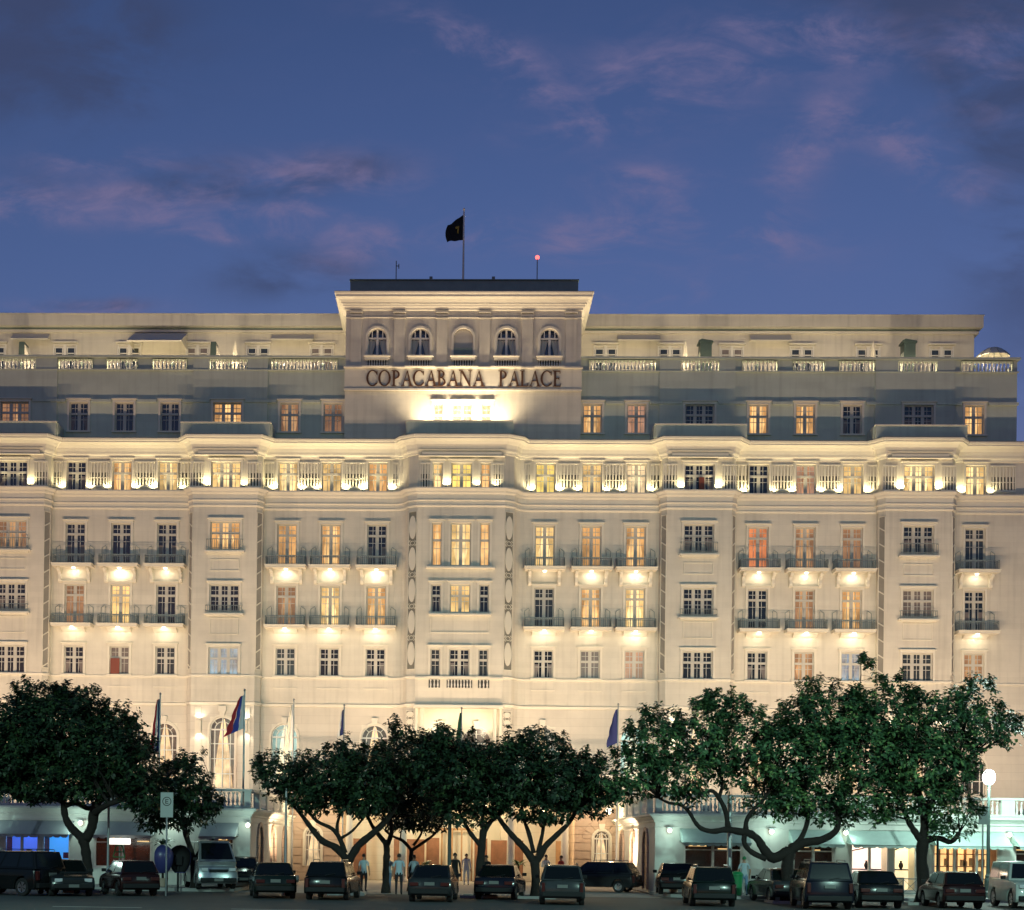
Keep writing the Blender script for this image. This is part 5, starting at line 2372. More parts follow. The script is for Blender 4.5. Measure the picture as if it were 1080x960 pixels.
# bicycle
def bicycle(px_, Y, label):
    p = at(px_, 930, Y)
    o = empty('bicycle', (p.x, Y, .13))
    tag(o, label, 'bicycle')
    for x in (-.52, .52):
        w_ = empty('wheel', (x, 0, .34), o)
        b = MB()
        K = 22
        b.tube([(.33*math.cos(2*PI*k/K), 0, .33*math.sin(2*PI*k/K)) for k in range(K+1)], .022, 6, False)
        b.build('tyre', 'tyre', w_)
        b = MB()
        for k in range(10):
            a = PI*k/10
            b.tube([(.31*math.cos(a), 0, .31*math.sin(a)), (-.31*math.cos(a), 0, -.31*math.sin(a))], .004, 3, False)
        b.build('spokes', 'chrome', w_)
    b = MB()
    J = {'r': (-.52, 0, .34), 'f': (.52, 0, .34), 'bb': (-.08, 0, .30), 's': (-.22, 0, .80), 'h': (.36, 0, .82), 'h2': (.34, 0, .95)}
    for a, c in (('r', 'bb'), ('r', 's'), ('bb', 's'), ('bb', 'h'), ('s', 'h'), ('h2', 'f')):
        b.tube([J[a], J[c]], .018, 6)
    b.build('frame', 'plastic', o)
    b = MB()
    b.tube([(.34, -.25, .98), (.36, 0, .95), (.34, .25, .98)], .014, 6)
    b.build('handlebar', 'chrome', o)
    b = MB()
    b.tube([(-.22, 0, .80), (-.24, 0, .90)], .015, 6)
    b.prism([(-.38, .89), (-.1, .89), (-.08, .92), (-.36, .95)], .14, 'y', -.07)
    b.build('saddle', 'plastic', o)


bicycle(806, 65.0, 'dark bicycle parked on the pavement beside the crooked tree trunk')

# ================================================================== PEOPLE
def person(px_, Y, zb, h, rz, top, legs, label, pose=0, hair='hair'):
    p = at(px_, 900, Y)
    o = empty('person', (p.x, Y, zb), rz=rz)
    tag(o, label, 'person')
    k = h/1.75
    me = bpy.data.meshes.new('body')
    arm = [(0.0, 0), (0.06, -.05), (.10, -.18)][pose % 3]
    sw = .10 if pose == 1 else .03
    V_ = [(0, 0, .95), (0, .01, 1.12), (0, .01, 1.32), (0, 0, 1.46), (0, -.01, 1.55), (0, -.02, 1.64), (0, -.02, 1.73)]
    Rr = [(.15, .11), (.135, .095), (.165, .105), (.085, .075), (.052, .055), (.078, .092), (.066, .08)]
    E_ = [(0, 1), (1, 2), (2, 3), (3, 4), (4, 5), (5, 6)]
    for s in (-1, 1):
        i = len(V_)
        V_ += [(s*.10, 0, .88), (s*.11, -.02-s*sw*.5, .50), (s*.115, .01-s*sw, .09), (s*.12, -.12-s*sw, .04)]
        Rr += [(.095, .10), (.058, .062), (.042, .045), (.04, .035)]
        E_ += [(0, i), (i, i+1), (i+1, i+2), (i+2, i+3)]
        i = len(V_)
        if pose == 2:
            V_ += [(s*.19, 0, 1.42), (s*.25, -.02, 1.17), (s*.14, -.24, 1.12)]
        else:
            V_ += [(s*.19, 0, 1.42), (s*(.24+arm[0]), .02+s*sw*.4, 1.15), (s*(.25+arm[0]), -.05+s*sw*.8, .90)]
        Rr += [(.060, .062), (.040, .042), (.028, .030)]
        E_ += [(3, i), (i, i+1), (i+1, i+2)]
    me.from_pydata([(a*k, b_*k, c*k) for a, b_, c in V_], E_, [])
    ob = bpy.data.objects.new('body', me)
    C.objects.link(ob)
    m_ = ob.modifiers.new('skin', 'SKIN')
    for i, r in enumerate(Rr):
        me.skin_vertices[0].data[i].radius = (r[0]*k, r[1]*k)
        me.skin_vertices[0].data[i].use_root = i == 0
    ob.modifiers.new('sub', 'SUBSURF').levels = 1
    ob.modifiers['sub'].render_levels = 1
    dg = bpy.context.evaluated_depsgraph_get()
    em = bpy.data.meshes.new_from_object(ob.evaluated_get(dg))
    bpy.data.objects.remove(ob)
    bm = bmesh.new()
    bm.from_mesh(em)
    # hands with five fingers, joined into the same body mesh
    for s in (-1, 1):
        if pose == 2:
            wv, dv = Vector((s*.14, -.24, 1.12)), Vector((-s*.3, -.9, .1)).normalized()
        else:
            wv, dv = Vector((s*(.25+arm[0]), -.05+s*sw*.8, .90)), Vector((0, -.12, -1)).normalized()
        fb = MB()
        side = Vector((0, 1, 0)) if pose != 2 else Vector((1, 0, 0))
        fb.tube([wv-dv*.01, wv+dv*.05, wv+dv*.09], [.026, .038, .034], 8)
        for q, ln in enumerate((.062, .075, .08, .072)):
            r0 = wv+dv*.085+side*(q-1.5)*.019
            fb.tube([r0, r0+dv*ln*.5, r0+dv*ln+Vector((-s*.015, 0, 0))], [.010, .009, .007], 6)
        r0 = wv+dv*.03+side*-.035
        fb.tube([r0, r0+(dv*.6-side*.6)*.04, r0+(dv-side*.45)*.065], [.012, .011, .008], 6)
        vs = [bm.verts.new(Vector(v)*k) for v in fb.v]
        for f in fb.f:
            try:
                bm.faces.new([vs[i] for i in f])
            except ValueError:
                pass
    # face: nose and ears
    fb = MB()
    fb.prism([(-.105, 1.70), (-.135, 1.665), (-.10, 1.655)], .03, 'x', -.015)
    for s in (-1, 1):
        fb.tube([(s*.075, .0, 1.655), (s*.092, .01, 1.70)], [.012, .018], 6)
    vs = [bm.verts.new(Vector(v)*k) for v in fb.v]
    for f in fb.f:
        bm.faces.new([vs[i] for i in f])
    bm.to_mesh(em)
    bm.free()
    em.materials.clear()
    for mm in ('skin', top, legs, 'plastic'):
        em.materials.append(M[mm])
    for pl_ in em.polygons:
        c = pl_.center/k
        pl_.use_smooth = True
        ax = abs(c.x)
        if c.z > 1.49:
            mi = 0
        elif c.z < .075:
            mi = 3
        elif (ax > .205 and c.z < (1.22 if top in ('shirt_pale', 'shirt_red') else .93)) and c.z > .7:
            mi = 0
        elif pose == 2 and c.y < -.16 and c.z > 1.0:
            mi = 0
        elif c.z < .93:
            mi = 2
        else:
            mi = 1
        pl_.material_index = mi
    link('body', em, o)
    b = MB()
    pr = [(.088*math.cos(a), .105*math.sin(a)) for a in [(-25+i*16)*PI/180 for i in range(8)]]
    b.lathe(pr, (0, .012, 1.695), 12, 1.12)
    b.v = [tuple(Vector(v)*k) for v in b.v]
    b.build('hair' if hair == 'hair' else 'cap', hair, o, smooth=True)
    b = MB()
    for s in (-1, 1):
        b.lathe([(.006, -.006), (.010, 0), (.006, .006)], (s*.030, -.106, 1.685), 6)
    b.box(-.025, .025, -.106, -.098, 1.625, 1.631)
    b.v = [tuple(Vector(v)*k) for v in b.v]
    b.build('eyes', 'hair', o)


person(384, 66, .01, 1.74, R(160), 'shirt_pale', 'trouser_dark', 'person in a pale blue shirt behind the black station wagon, beside the forked trunk')
person(410, 66.5, .01, 1.70, R(-30), 'shirt_pale', 'jeans', 'person in a pale shirt and jeans just left of the broad person in light blue')
person(421, 62.8, .0, 1.80, R(180), 'shirt_pale', 'trouser_dark', 'person in a light blue shirt seen from behind, nearest the street among centre trees', 0)
person(437, 67, .01, 1.72, R(150), 'shirt_pale', 'trouser_dark', 'person in a pale shirt walking right of the person in light blue', 1)
person(480, 66, .01, 1.84, R(10), 'suit_dark', 'suit_dark', 'person in a dark suit standing by the tall dark post', 0)
person(492, 80, .01, 1.74, R(5), 'cloth_white', 'cloth_white', 'porter in a white uniform standing in the lit entrance court', 0)
person(513, 68, .01, 1.74, R(-20), 'suit_dark', 'trouser_dark', 'person in dark clothes beside the trunk in front of the entrance', 0)
person(576, 76, .01, 1.76, R(20), 'cloth_white', 'trouser_dark', 'person in a white shirt behind the parked station wagon, the left one of two', 2)
person(592, 77, .01, 1.72, R(-60), 'shirt_red', 'trouser_dark', 'person in a red shirt behind the parked station wagon, the right one of two', 2)
person(785, 64.3, .13, 1.74, R(-170), 'shirt_pale', 'jeans', 'person in a green cap, pale shirt and jeans walking past the green litter bin', 1, 'bin_green')

# ================================================================== CARS
for n_, c_, r_, m_ in (('paint_black', (.010, .011, .012), .18, .2), ('paint_graphite', (.03, .034, .036), .2, .4), ('paint_green', (.010, .018, .015), .2, .3),
                       ('paint_silver', (.34, .37, .38), .25, .6), ('paint_wine', (.026, .010, .010), .2, .3), ('paint_navy', (.009, .011, .020), .2, .3),
                       ('paint_cream', (.38, .42, .38), .3, .1), ('paint_grey', (.05, .056, .058), .22, .5)):
    m = pbr(n_, tuple(v*.75 for v in c_) if n_ not in ('paint_silver', 'paint_cream') else c_, r_+.02, 0, spec=.22, var=.2, vscale=2)
    m.node_tree.nodes['Principled BSDF'].inputs['Coat Weight'].default_value = .10
    m.node_tree.nodes['Principled BSDF'].inputs['Metallic'].default_value = m_ if n_ == 'paint_silver' else 0
    m.node_tree.nodes['Principled BSDF'].inputs['Coat Roughness'].default_value = .05

TYPES = {  # L, W, belt z, roof z, profile of lower body top (y,z), greenhouse base y0,y1 and roof y0,y1, wheel r
    'hatch': dict(L=3.8, W=1.64, belt=.92, roof=1.42, hood=.86, tail=.95, g0=-1.80, g1=.95, r0=-1.45, r1=.25, wr=.29),
    'sedan': dict(L=4.4, W=1.70, belt=.92, roof=1.42, hood=.84, tail=.98, g0=-1.62, g1=1.05, r0=-.95, r1=.25, wr=.30),
    'suv': dict(L=4.5, W=1.80, belt=1.08, roof=1.76, hood=1.02, tail=1.08, g0=-2.16, g1=.95, r0=-1.95, r1=.30, wr=.36),
    'wagon': dict(L=4.4, W=1.72, belt=.94, roof=1.50, hood=.88, tail=.95, g0=-2.10, g1=1.0, r0=-1.75, r1=.25, wr=.30),
    'van': dict(L=4.6, W=1.78, belt=1.25, roof=2.15, hood=1.08, tail=1.2, g0=-2.26, g1=2.0, r0=-2.15, r1=1.15, wr=.33),
    'jeep': dict(L=3.9, W=1.70, belt=1.12, roof=1.85, hood=1.08, tail=1.1, g0=-1.90, g1=.75, r0=-1.82, r1=.5, wr=.38),
}


def car(px_, Y, rz, kind, paint, label, zb=.005):
    T = TYPES[kind]
    p = at(px_, 930, Y)
    o = empty('parked_car' if kind != 'van' else 'parked_van', (p.x, Y, zb), rz=rz)
    tag(o, label, 'car' if kind != 'van' else 'van', 'cars parked along the street')
    Ln, W, wr = T['L'], T['W'], T['wr']
    hl = Ln/2
    wy = (-hl+.78, hl-.80)
    zb0 = .26
    prof = [(-hl+.06, zb0)]
    for y in wy:
        K = 9
        prof.append((y-wr-.07, zb0))
        for i in range(1, K):
            a = PI-PI*i/K
            prof.append((y+(wr+.07)*math.cos(a), max(zb0, wr+(wr+.07)*math.sin(a))))
        prof.append((y+wr+.07, zb0))
    prof += [(hl-.08, zb0), (hl, .38), (hl-.02, .60), (hl-.12, T['hood']-.10), (hl-.35, T['hood']-.02), (T['g1'], T['belt']+.005), (T['g0'], T['belt']+.005)]
    if kind == 'sedan':
        prof += [(-hl+.55, T['tail']+.0), (-hl+.10, T['tail']-.04), (-hl+.02, .70), (-hl, .42)]
    else:
        prof += [(-hl+.08, T['belt']-.03), (-hl+.02, .70), (-hl, .42)]
    bm = bmesh.new()
    NX = 6
    xs = [-W/2+W*i/NX for i in range(NX+1)]
    cols = []
    for x in xs:
        f = abs(x)/(W/2)
        col = []
        for y, z in prof:
            pull = .10*f**3*(1 if abs(y) > hl*.7 else 0)*math.copysign(1, y)
            tum = .04*f if z > .75 else 0
            col.append(bm.verts.new((x*(1-tum), y-pull, z-.02*f**2*(z > .8))))
        cols.append(col)
    m = len(prof)
    for i in range(NX):
        for j in range(m):
            j2 = (j+1) % m
            bm.faces.new((cols[i][j], cols[i][j2], cols[i+1][j2], cols[i+1][j]))
    bm.faces.new(cols[0][::-1])
    bm.faces.new(cols[-1])
    # greenhouse with roof
    wb_, wt = W/2-.05, W/2-.20
    g0, g1, r0, r1, zbl, zr = T['g0'], T['g1'], T['r0'], T['r1'], T['belt'], T['roof']
    base = [(-wb_, g0, zbl), (wb_, g0, zbl), (wb_, g1, zbl), (-wb_, g1, zbl)]
    roof = [(-wt, r0, zr), (wt, r0, zr), (wt, r1, zr), (-wt, r1, zr)]
    bv = [bm.verts.new(v) for v in base]
    rv = [bm.verts.new(v) for v in roof]
    cr = bm.verts.new((0, (r0+r1)/2, zr+.04))
    for i in range(4):
        j = (i+1) % 4
        bm.faces.new((bv[i], bv[j], rv[j], rv[i]))
        bm.faces.new((rv[i], rv[j], cr))
    bmesh.ops.recalc_face_normals(bm, faces=bm.faces)
    me = bpy.data.meshes.new('body')
    bm.to_mesh(me)
    bm.free()
    me.materials.append(M[paint])
    for q in me.polygons:
        q.use_smooth = True
    ob = link('body', me, o, bevel=.045)
    ob.modifiers['b'].segments = 3

    def pane(c4, name, u0=.06, u1=.94, v0=.10, v1=.90, off=.012):
        A, B, C_, D = [Vector(c) for c in c4]
        nrm = (B-A).cross(D-A).normalized()

        def P(u, v): return (A*(1-u)+B*u)*(1-v)+(D*(1-u)+C_*u)*v+nrm*off
        mb = MB()
        K = 4
        for i in range(K):
            ua, ub = u0+(u1-u0)*i/K, u0+(u1-u0)*(i+1)/K
            mb.quad(P(ua, v0), P(ub, v0), P(ub, v1), P(ua, v1))
        return mb.build(name, 'car_glass', o)
    pane((base[0], base[1], roof[1], roof[0]), 'rear_window')
    pane((base[2], base[3], roof[3], roof[2]), 'windscreen')
    split = [(.05, .46), (.50, .93)] if kind in ('sedan', 'hatch', 'jeep') else [(.04, .30), (.33, .62), (.65, .94)]
    for a, c in split:
        pane((base[1], base[2], roof[2], roof[1]), 'side_window', a, c)
        pane((base[3], base[0], roof[0], roof[3]), 'side_window', 1-c, 1-a)
    for s in (-1, 1):
        for y in wy:
            w_ = empty('wheel', (s*(W/2-.11), y, wr), o)
            b = MB()
            K = 20
            pr = [(-.10, wr*.62), (-.10, wr*.95), (-.07, wr), (.07, wr), (.10, wr*.95), (.10, wr*.62)]
            for i in range(len(pr)-1):
                for kx in range(K):
                    a, c = 2*PI*kx/K, 2*PI*(kx+1)/K
                    (x0, r0_), (x1, r1_) = pr[i], pr[i+1]
                    b.quad((x0, r0_*math.cos(a), r0_*math.sin(a)), (x0, r0_*math.cos(c), r0_*math.sin(c)), (x1, r1_*math.cos(c), r1_*math.sin(c)), (x1, r1_*math.cos(a), r1_*math.sin(a)))
            b.build('tyre', 'tyre', w_)
            b = MB()
            x = s*.085
            for kx in range(K):
                a, c = 2*PI*kx/K, 2*PI*(kx+1)/K
                if kx % 4 != 3:
                    b.poly([(x, 0, 0), (x, wr*.58*math.cos(a), wr*.58*math.sin(a)), (x, wr*.58*math.cos(c), wr*.58*math.sin(c))])
                b.quad((x, wr*.56*math.cos(a), wr*.56*math.sin(a)), (x, wr*.56*math.cos(c), wr*.56*math.sin(c)), (x+s*.01, wr*.64*math.cos(c), wr*.64*math.sin(c)), (x+s*.01, wr*.64*math.cos(a), wr*.64*math.sin(a)))
            b.build('rim', 'rim', w_)
        zt = T['belt']-.22
        tall = kind in ('suv', 'van', 'jeep', 'wagon')
        b = MB()
        x0, x1 = sorted((s*(W/2-.20 if tall else W/2-.42), s*(W/2-.075)))
        b.box(x0, x1, -hl-.012, -hl+.12, zt-(.22 if tall else .06), zt+(.14 if tall else .08))
        b.build('tail_light', 'tail_lamp', o, bevel=.015)
        b = MB()
        x0, x1 = sorted((s*(W/2-.42), s*(W/2-.12)))
        b.box(x0, x1, hl-.22, hl-.045, T['hood']-.26, T['hood']-.12)
        b.build('headlight', 'head_lamp', o, bevel=.02)
        b = MB()
        ym = T['g1']-.30
        x0, x1 = sorted((s*(W/2-.02), s*(W/2+.17)))
        b.box(x0, x1, ym-.04, ym+.05, T['belt']+.03, T['belt']+.17)
        b.build('mirror', 'plastic', o, bevel=.02)
    for y, nm in ((-hl, 'rear_bumper'), (hl, 'front_bumper')):
        sg = math.copysign(1, y)
        b = MB()
        y0, y1 = sorted((y+sg*.05, y-sg*.10))
        b.box(-W/2+.09, W/2-.09, y0, y1, .33, .52)
        b.build(nm, 'plastic', o, bevel=.03)
    b = MB()
    b.box(-.20, .20, -hl-.03, -hl-.005, (.66 if kind != 'suv' else .80), (.79 if kind != 'suv' else .93))
    b.build('number_plate', 'plate', o)
    b = MB()
    b.box(-.20, .20, hl+.052, hl+.06, .37, .49)
    b.build('number_plate', 'plate', o)
    b = MB()
    b.box(-.42, .42, hl-.06, hl+.004, T['hood']-.30, T['hood']-.18)
    b.build('grille', 'plastic', o)
    if kind in ('suv', 'wagon'):
        b = MB()
        for s in (-1, 1):
            b.tube([(s*(wt-.08), r0+.2, zr+.02), (s*(wt-.08), r0+.25, zr+.09), (s*(wt-.08), r1-.35, zr+.09), (s*(wt-.08), r1-.3, zr+.02)], .018, 6)
        b.build('roof_rack', 'chrome', o)
    b = MB()
    b.box(-.02, .02, g0-.015, g0+.0, zbl+.02, zbl+.05)
    b.tube([(0, g0-.02, zbl+.05), (.38, g0+(r0-g0)*.2-.03, zbl+.12)], .012, 5)
    b.build('wiper', 'plastic', o)
    return o


car(12, 57.0, R(62), 'suv', 'paint_black', 'black off-roader at the far left edge, seen from its rear corner')
car(68, 57.5, R(205), 'sedan', 'paint_graphite', 'dark grey saloon with its nose towards the camera, below the leftmost tree')
car(136, 58.5, R(28), 'hatch', 'paint_wine', 'dark wine red hatchback parked left of the telephone hoods')
car(221, 65.0, R(200), 'van', 'paint_silver', 'silver van with its windscreen towards the camera, beside the telephone hoods', .13)
car(256, 67.0, R(190), 'hatch', 'paint_black', 'black hatchback half hidden behind the silver van', .13)
car(287, 58.2, R(11), 'sedan', 'paint_green', 'dark green saloon seen from behind, right of the silver van')
car(352, 57.5, R(-4), 'wagon', 'paint_black', 'black station wagon seen from behind, left of the forked tree trunk')
car(458, 57.0, R(-4), 'sedan', 'paint_graphite', 'dark grey saloon seen from behind, below the tall dark post')
car(528, 60.3, R(-9), 'sedan', 'paint_navy', 'dark navy saloon seen from behind, between the two right-hand centre trunks')
car(592, 56.0, R(-3), 'wagon', 'paint_grey', 'grey station wagon seen from behind, nearest car right of the centre trees')
car(628, 71.5, R(68), 'wagon', 'paint_graphite', 'dark station wagon standing sideways in the court below the arched window')
car(712, 66.0, R(-5), 'hatch', 'paint_black', 'small black hatchback close to the corner of the right shop wing', .13)
car(747, 56.5, R(-4), 'wagon', 'paint_green', 'dark green station wagon with roof rails, left of the green litter bin')
car(822, 61.0, R(3), 'sedan', 'paint_graphite', 'dark hatchback partly behind the crooked tree trunk')
car(865, 55.5, R(-5), 'suv', 'paint_navy', 'dark navy off-roader with roof rails, right of the crooked tree trunk')
car(919, 57.0, R(-6), 'sedan', 'paint_black', 'black saloon with a pale number plate between the off-roader and the rightmost trunk')
car(1003, 57.5, R(-3), 'hatch', 'paint_wine', 'dark hatchback seen from behind, right of the rightmost tree trunk')
car(1079, 58.5, R(176), 'jeep', 'paint_cream', 'pale upright off-roader at the right edge, its windscreen towards the camera')

# ================================================================== TREES
rng = np.random.default_rng(11)


def add_leaves(name, centres, nrm, size, mat, parent, O):
    """rosettes of five to seven folded leaves at each centre"""
    n = len(centres)
    V_, T_ = [], []
    for _ in range(6):
        ang = rng.uniform(0, 2*PI, n)
        el = rng.uniform(-.5, .7, n)
        L_ = size*rng.uniform(.7, 1.25, n)
        ax = nrm
        ref = np.where(np.abs(ax[:, 2:3]) < .9, np.array([[0, 0, 1.]]), np.array([[1., 0, 0]]))
        u = np.cross(ax, ref)
        u /= np.linalg.norm(u, axis=1, keepdims=True)
        v = np.cross(ax, u)
        d = (u*np.cos(ang)[:, None]+v*np.sin(ang)[:, None])*np.cos(el)[:, None]+ax*np.sin(el)[:, None]
        sd = np.cross(d, ax)
        sd /= np.linalg.norm(sd, axis=1, keepdims=True)+1e-6
        c = centres+rng.normal(0, .03, (n, 3))
        a = c
        tip = c+d*L_[:, None]-np.array([[0, 0, 1]])*(L_*.18)[:, None]
        mid = c+d*(L_*.62)[:, None]
        wv = (L_*.27)[:, None]
        V_.append(np.stack([a, mid+sd*wv, tip, mid-sd*wv], 1))
        T_.append(np.clip(rng.normal(.42, .25, n)+.18*np.sin(c[:, 0]*2.1)*np.sin(c[:, 2]*2.6), 0, 1))
    V_ = np.concatenate(V_).reshape(-1, 3)-np.array(O)
    T_ = np.concatenate(T_)
    m = len(T_)
    me = bpy.data.meshes.new(name)
    me.vertices.add(4*m)
    me.vertices.foreach_set('co', V_.ravel())
    me.loops.add(4*m)
    me.loops.foreach_set('vertex_index', np.arange(4*m, dtype=np.int32))
    me.polygons.add(m)
    me.polygons.foreach_set('loop_start', np.arange(0, 4*m, 4, dtype=np.int32))
    me.update(calc_edges=True)
    a_ = me.attributes.new('tone', 'FLOAT', 'FACE')
    a_.data.foreach_set('value', T_.astype(np.float32))
    me.materials.append(M[mat])
    return link(name, me, parent)


def smooth_path(pts, rad, k=4):
    out, ro = [], []
    P_ = [pts[0]]+list(pts)+[pts[-1]]
    Rr = [rad[0]]+list(rad)+[rad[-1]]
    for i in range(1, len(P_)-2):
        for j in range(k):
            t_ = j/k
            a, b_, c, d = P_[i-1], P_[i], P_[i+1], P_[i+2]
            out.append(.5*((2*b_)+(c-a)*t_+(2*a-5*b_+4*c-d)*t_*t_+(3*b_-a-3*c+d)*t_**3))
            ro.append(Rr[i]*(1-t_)+Rr[i+1]*t_)
    out.append(P_[-2])
    ro.append(Rr[-2])
    return out, ro


def tree(label, Y, paths, blobs, mat='leaf_shaded', size=.20, dens=34, seed=1, name='almond_tree', twigs=80, sprigs=9):
    """paths: list of [(px, py, radius_px, dy), ...]; blobs: (px, py, rx_px, ry_px, dy, depth m)"""
    rnd = random.Random(seed)
    p0 = paths[0][0]
    base = at(p0[0], p0[1], Y)
    gz = .0
    o = empty(name, (base.x, Y, gz))
    tag(o, label, 'tree', 'almond trees along the street')
    sc_ = Y/F
    b = MB()
    nodes = []
    for ip, path in enumerate(paths):
        pts = []
        for q in path:
            v = at(q[0], q[1], Y+(q[3] if len(q) > 3 else 0))
            pts.append(v-o.location)
        if ip == 0:
            pts[0].z = -.05
        rad = [q[2]*sc_ for q in path]
        pp, rr = smooth_path(pts, rad)
        rr = [r*(1+.10*rnd.uniform(-1, 1)) for r in rr]
        if ip == 0:
            rr[0] *= 1.5
            rr[1] *= 1.2
        b.tube(pp, rr, 10)
        nodes += [(p_, r_) for p_, r_ in zip(pp, rr)]
    C_, N_ = [], []
    for bl in blobs:
        px_, py, rx, ry, dy, dep = bl
        if mat == 'leaf_shaded' and 270 < px_ < 660:
            py, ry = py+4, ry*.86
        c = at(px_, py, Y+dy)
        ax_, az, ay = rx*sc_, ry*sc_, dep
        vol = 4/3*PI*ax_*ay*az
        n = int(vol*dens)
        d = rng.normal(size=(n, 3))
        d /= np.linalg.norm(d, axis=1, keepdims=True)
        r = rng.uniform(.35, 1.0, n)**.55
        lump = 1+.16*np.sin(d[:, 0]*7+px_)*np.cos(d[:, 2]*6+py)+.10*np.sin(d[:, 1]*11+d[:, 0]*9)
        pt = d*(r*lump)[:, None]*np.array([ax_, ay, az])+np.array(c)
        # clumping: thin out by a smooth pseudo-noise so that gaps show
        f = np.sin(pt[:, 0]*2.7+seed)*np.sin(pt[:, 2]*3.1+seed*2)*np.sin(pt[:, 1]*2.3+1)+.5*np.sin(pt[:, 0]*6.1)*np.sin(pt[:, 2]*6.7+2)
        keep = f+rng.uniform(-.35, .35, n) > (-.62 if mat == 'leaf_shaded' else -.42)
        pt, d = pt[keep], d[keep]
        nn = d*.6+np.array([0, 0, .8])+rng.normal(0, .25, d.shape)
        nn /= np.linalg.norm(nn, axis=1, keepdims=True)
        C_.append(pt)
        N_.append(nn)
        for _ in range(int(sprigs*(ax_*az)**.5)):
            dd = rng.normal(size=3)
            dd[2] = abs(dd[2])*.9+.1
            dd[1] *= .6
            dd /= np.linalg.norm(dd)
            s0 = np.array(c)+dd*np.array([ax_, ay, az])*.92
            up_ = dd*.6+np.array([0, 0, .7])
            up_ /= np.linalg.norm(up_)
            ln = rng.uniform(.15, .5)
            q_ = [s0+up_*ln*k_/4+rng.normal(0, .05, 3) for k_ in range(5) for _r in range(2)]
            C_.append(np.array(q_))
            N_.append(np.tile(up_, (10, 1)))
    C_ = np.concatenate(C_)
    N_ = np.concatenate(N_)
    # secondary boughs and twigs reaching the foliage
    idx = rng.choice(len(C_), min(twigs, len(C_)), replace=False)
    tips = [(p_, r_) for p_, r_ in nodes if p_.z > 2.0]
    if tips:
        for i in idx:
            t_ = Vector(C_[i])-o.location
            s_, sr = min(tips, key=lambda q: (q[0]-t_).length+.6*max(0, q[0].z-t_.z))
            mid = (s_+t_)/2+Vector((rnd.uniform(-.25, .25), rnd.uniform(-.25, .25), rnd.uniform(-.05, .3)))
            r = min(sr*.5, .05)
            pp, rr = smooth_path([s_, mid, t_], [r, r*.6, .008], 3)
            b.tube(pp, rr, 5, False)
    b.build('trunk', 'bark', o, smooth=True)
    add_leaves('crown', C_, N_, size, mat, o, o.location)
    return o


tree('broad dark almond tree with a thick forked trunk at the far left', 60.5,
     [[(91, 935, 6), (92, 915, 5.5), (90, 895, 5), (87, 882, 6)], [(87, 884, 5), (76, 874, 4.2), (69, 862, 3.6), (67, 846, 3.5), (64, 825, 3)],
      [(68, 846, 3), (52, 842, 2.5), (36, 846, 2), (20, 838, 1.5)], [(69, 850, 3), (80, 847, 2.5), (95, 853, 2.5, 1), (108, 842, 2, 1)],
      [(90, 886, 5), (97, 872, 5), (99, 858, 5.5), (104, 846, 4), (120, 830, 3)], [(99, 858, 4), (115, 848, 3, -1), (138, 842, 2, -1)]],
     [(62, 765, 60, 40, 0, 2.6), (15, 785, 48, 48, -.6, 2.4), (110, 795, 52, 44, .5, 2.4), (-22, 805, 40, 42, 0, 2), (140, 815, 32, 36, 0, 1.8), (70, 818, 72, 30, 0, 2.4),
      (45, 737, 32, 18, 0, 1.6), (85, 745, 28, 18, 0, 1.4), (150, 838, 28, 20, -.5, 1.5), (25, 828, 40, 18, 0, 1.6), (122, 762, 20, 16, 0, 1.2)], dens=39, seed=3, twigs=140)
tree('small almond tree behind the parking sign, right of the broad far-left tree', 64,
     [[(205, 937, 3.5), (203, 905, 3), (196, 880, 2.8), (192, 858, 2.4)], [(194, 868, 2), (180, 858, 1.6), (165, 848, 1.2)], [(196, 872, 2), (210, 858, 1.5), (222, 850, 1)]],
     [(193, 828, 30, 24, 0, 1.7), (170, 843, 26, 22, 0, 1.5), (214, 845, 24, 17, 0, 1.3), (203, 806, 12, 9, 0, .8), (180, 812, 14, 10, 0, .9), (188, 860, 40, 16, 0, 1.4), (228, 852, 12, 8, 0, .7), (160, 868, 22, 10, 0, 1)],
     dens=42, seed=5, twigs=50)
tree('spreading almond tree with a wide V-shaped fork, left of the entrance', 62,
     [[(366, 948, 5.5), (367, 925, 5), (367, 906, 5)], [(367, 908, 4.5), (354, 894, 4), (340, 887, 3.4), (328, 873, 2.8), (316, 857, 2.2), (300, 838, 1.5)],
      [(364, 900, 3), (358, 884, 2.8), (350, 874, 2.2), (334, 866, 1.8), (322, 852, 1.4)], [(368, 908, 4.5), (378, 892, 4.2), (392, 880, 3.8), (405, 868, 3.2), (418, 850, 2.4)],
      [(356, 882, 2), (356, 868, 1.6), (362, 852, 1.2)], [(360, 884, 1.6), (372, 876, 1.4), (384, 862, 1.2)]],
     [(298, 815, 34, 22, 0, 1.6), (345, 815, 44, 32, 0, 2.2), (278, 806, 15, 12, 0, .9), (392, 815, 42, 34, .4, 2.2), (330, 835, 42, 22, 0, 2), (385, 842, 38, 20, 0, 2), (362, 790, 24, 12, 0, 1.2)],
     seed=7, dens=39, twigs=110)
tree('slim almond tree leaning over the people in pale shirts', 65,
     [[(407, 942, 4), (407, 915, 3.6), (408, 896, 3.4), (406, 886, 3.2)], [(407, 890, 3), (399, 880, 2.6), (392, 870, 2), (385, 855, 1.5)], [(408, 892, 3), (413, 878, 2.4), (412, 862, 1.8), (416, 845, 1.4)]],
     [(425, 800, 34, 34, 0, 1.9), (425, 768, 15, 9, 0, .8), (412, 832, 36, 28, 0, 1.8), (440, 842, 30, 22, 0, 1.5)], seed=8, dens=39, twigs=60)
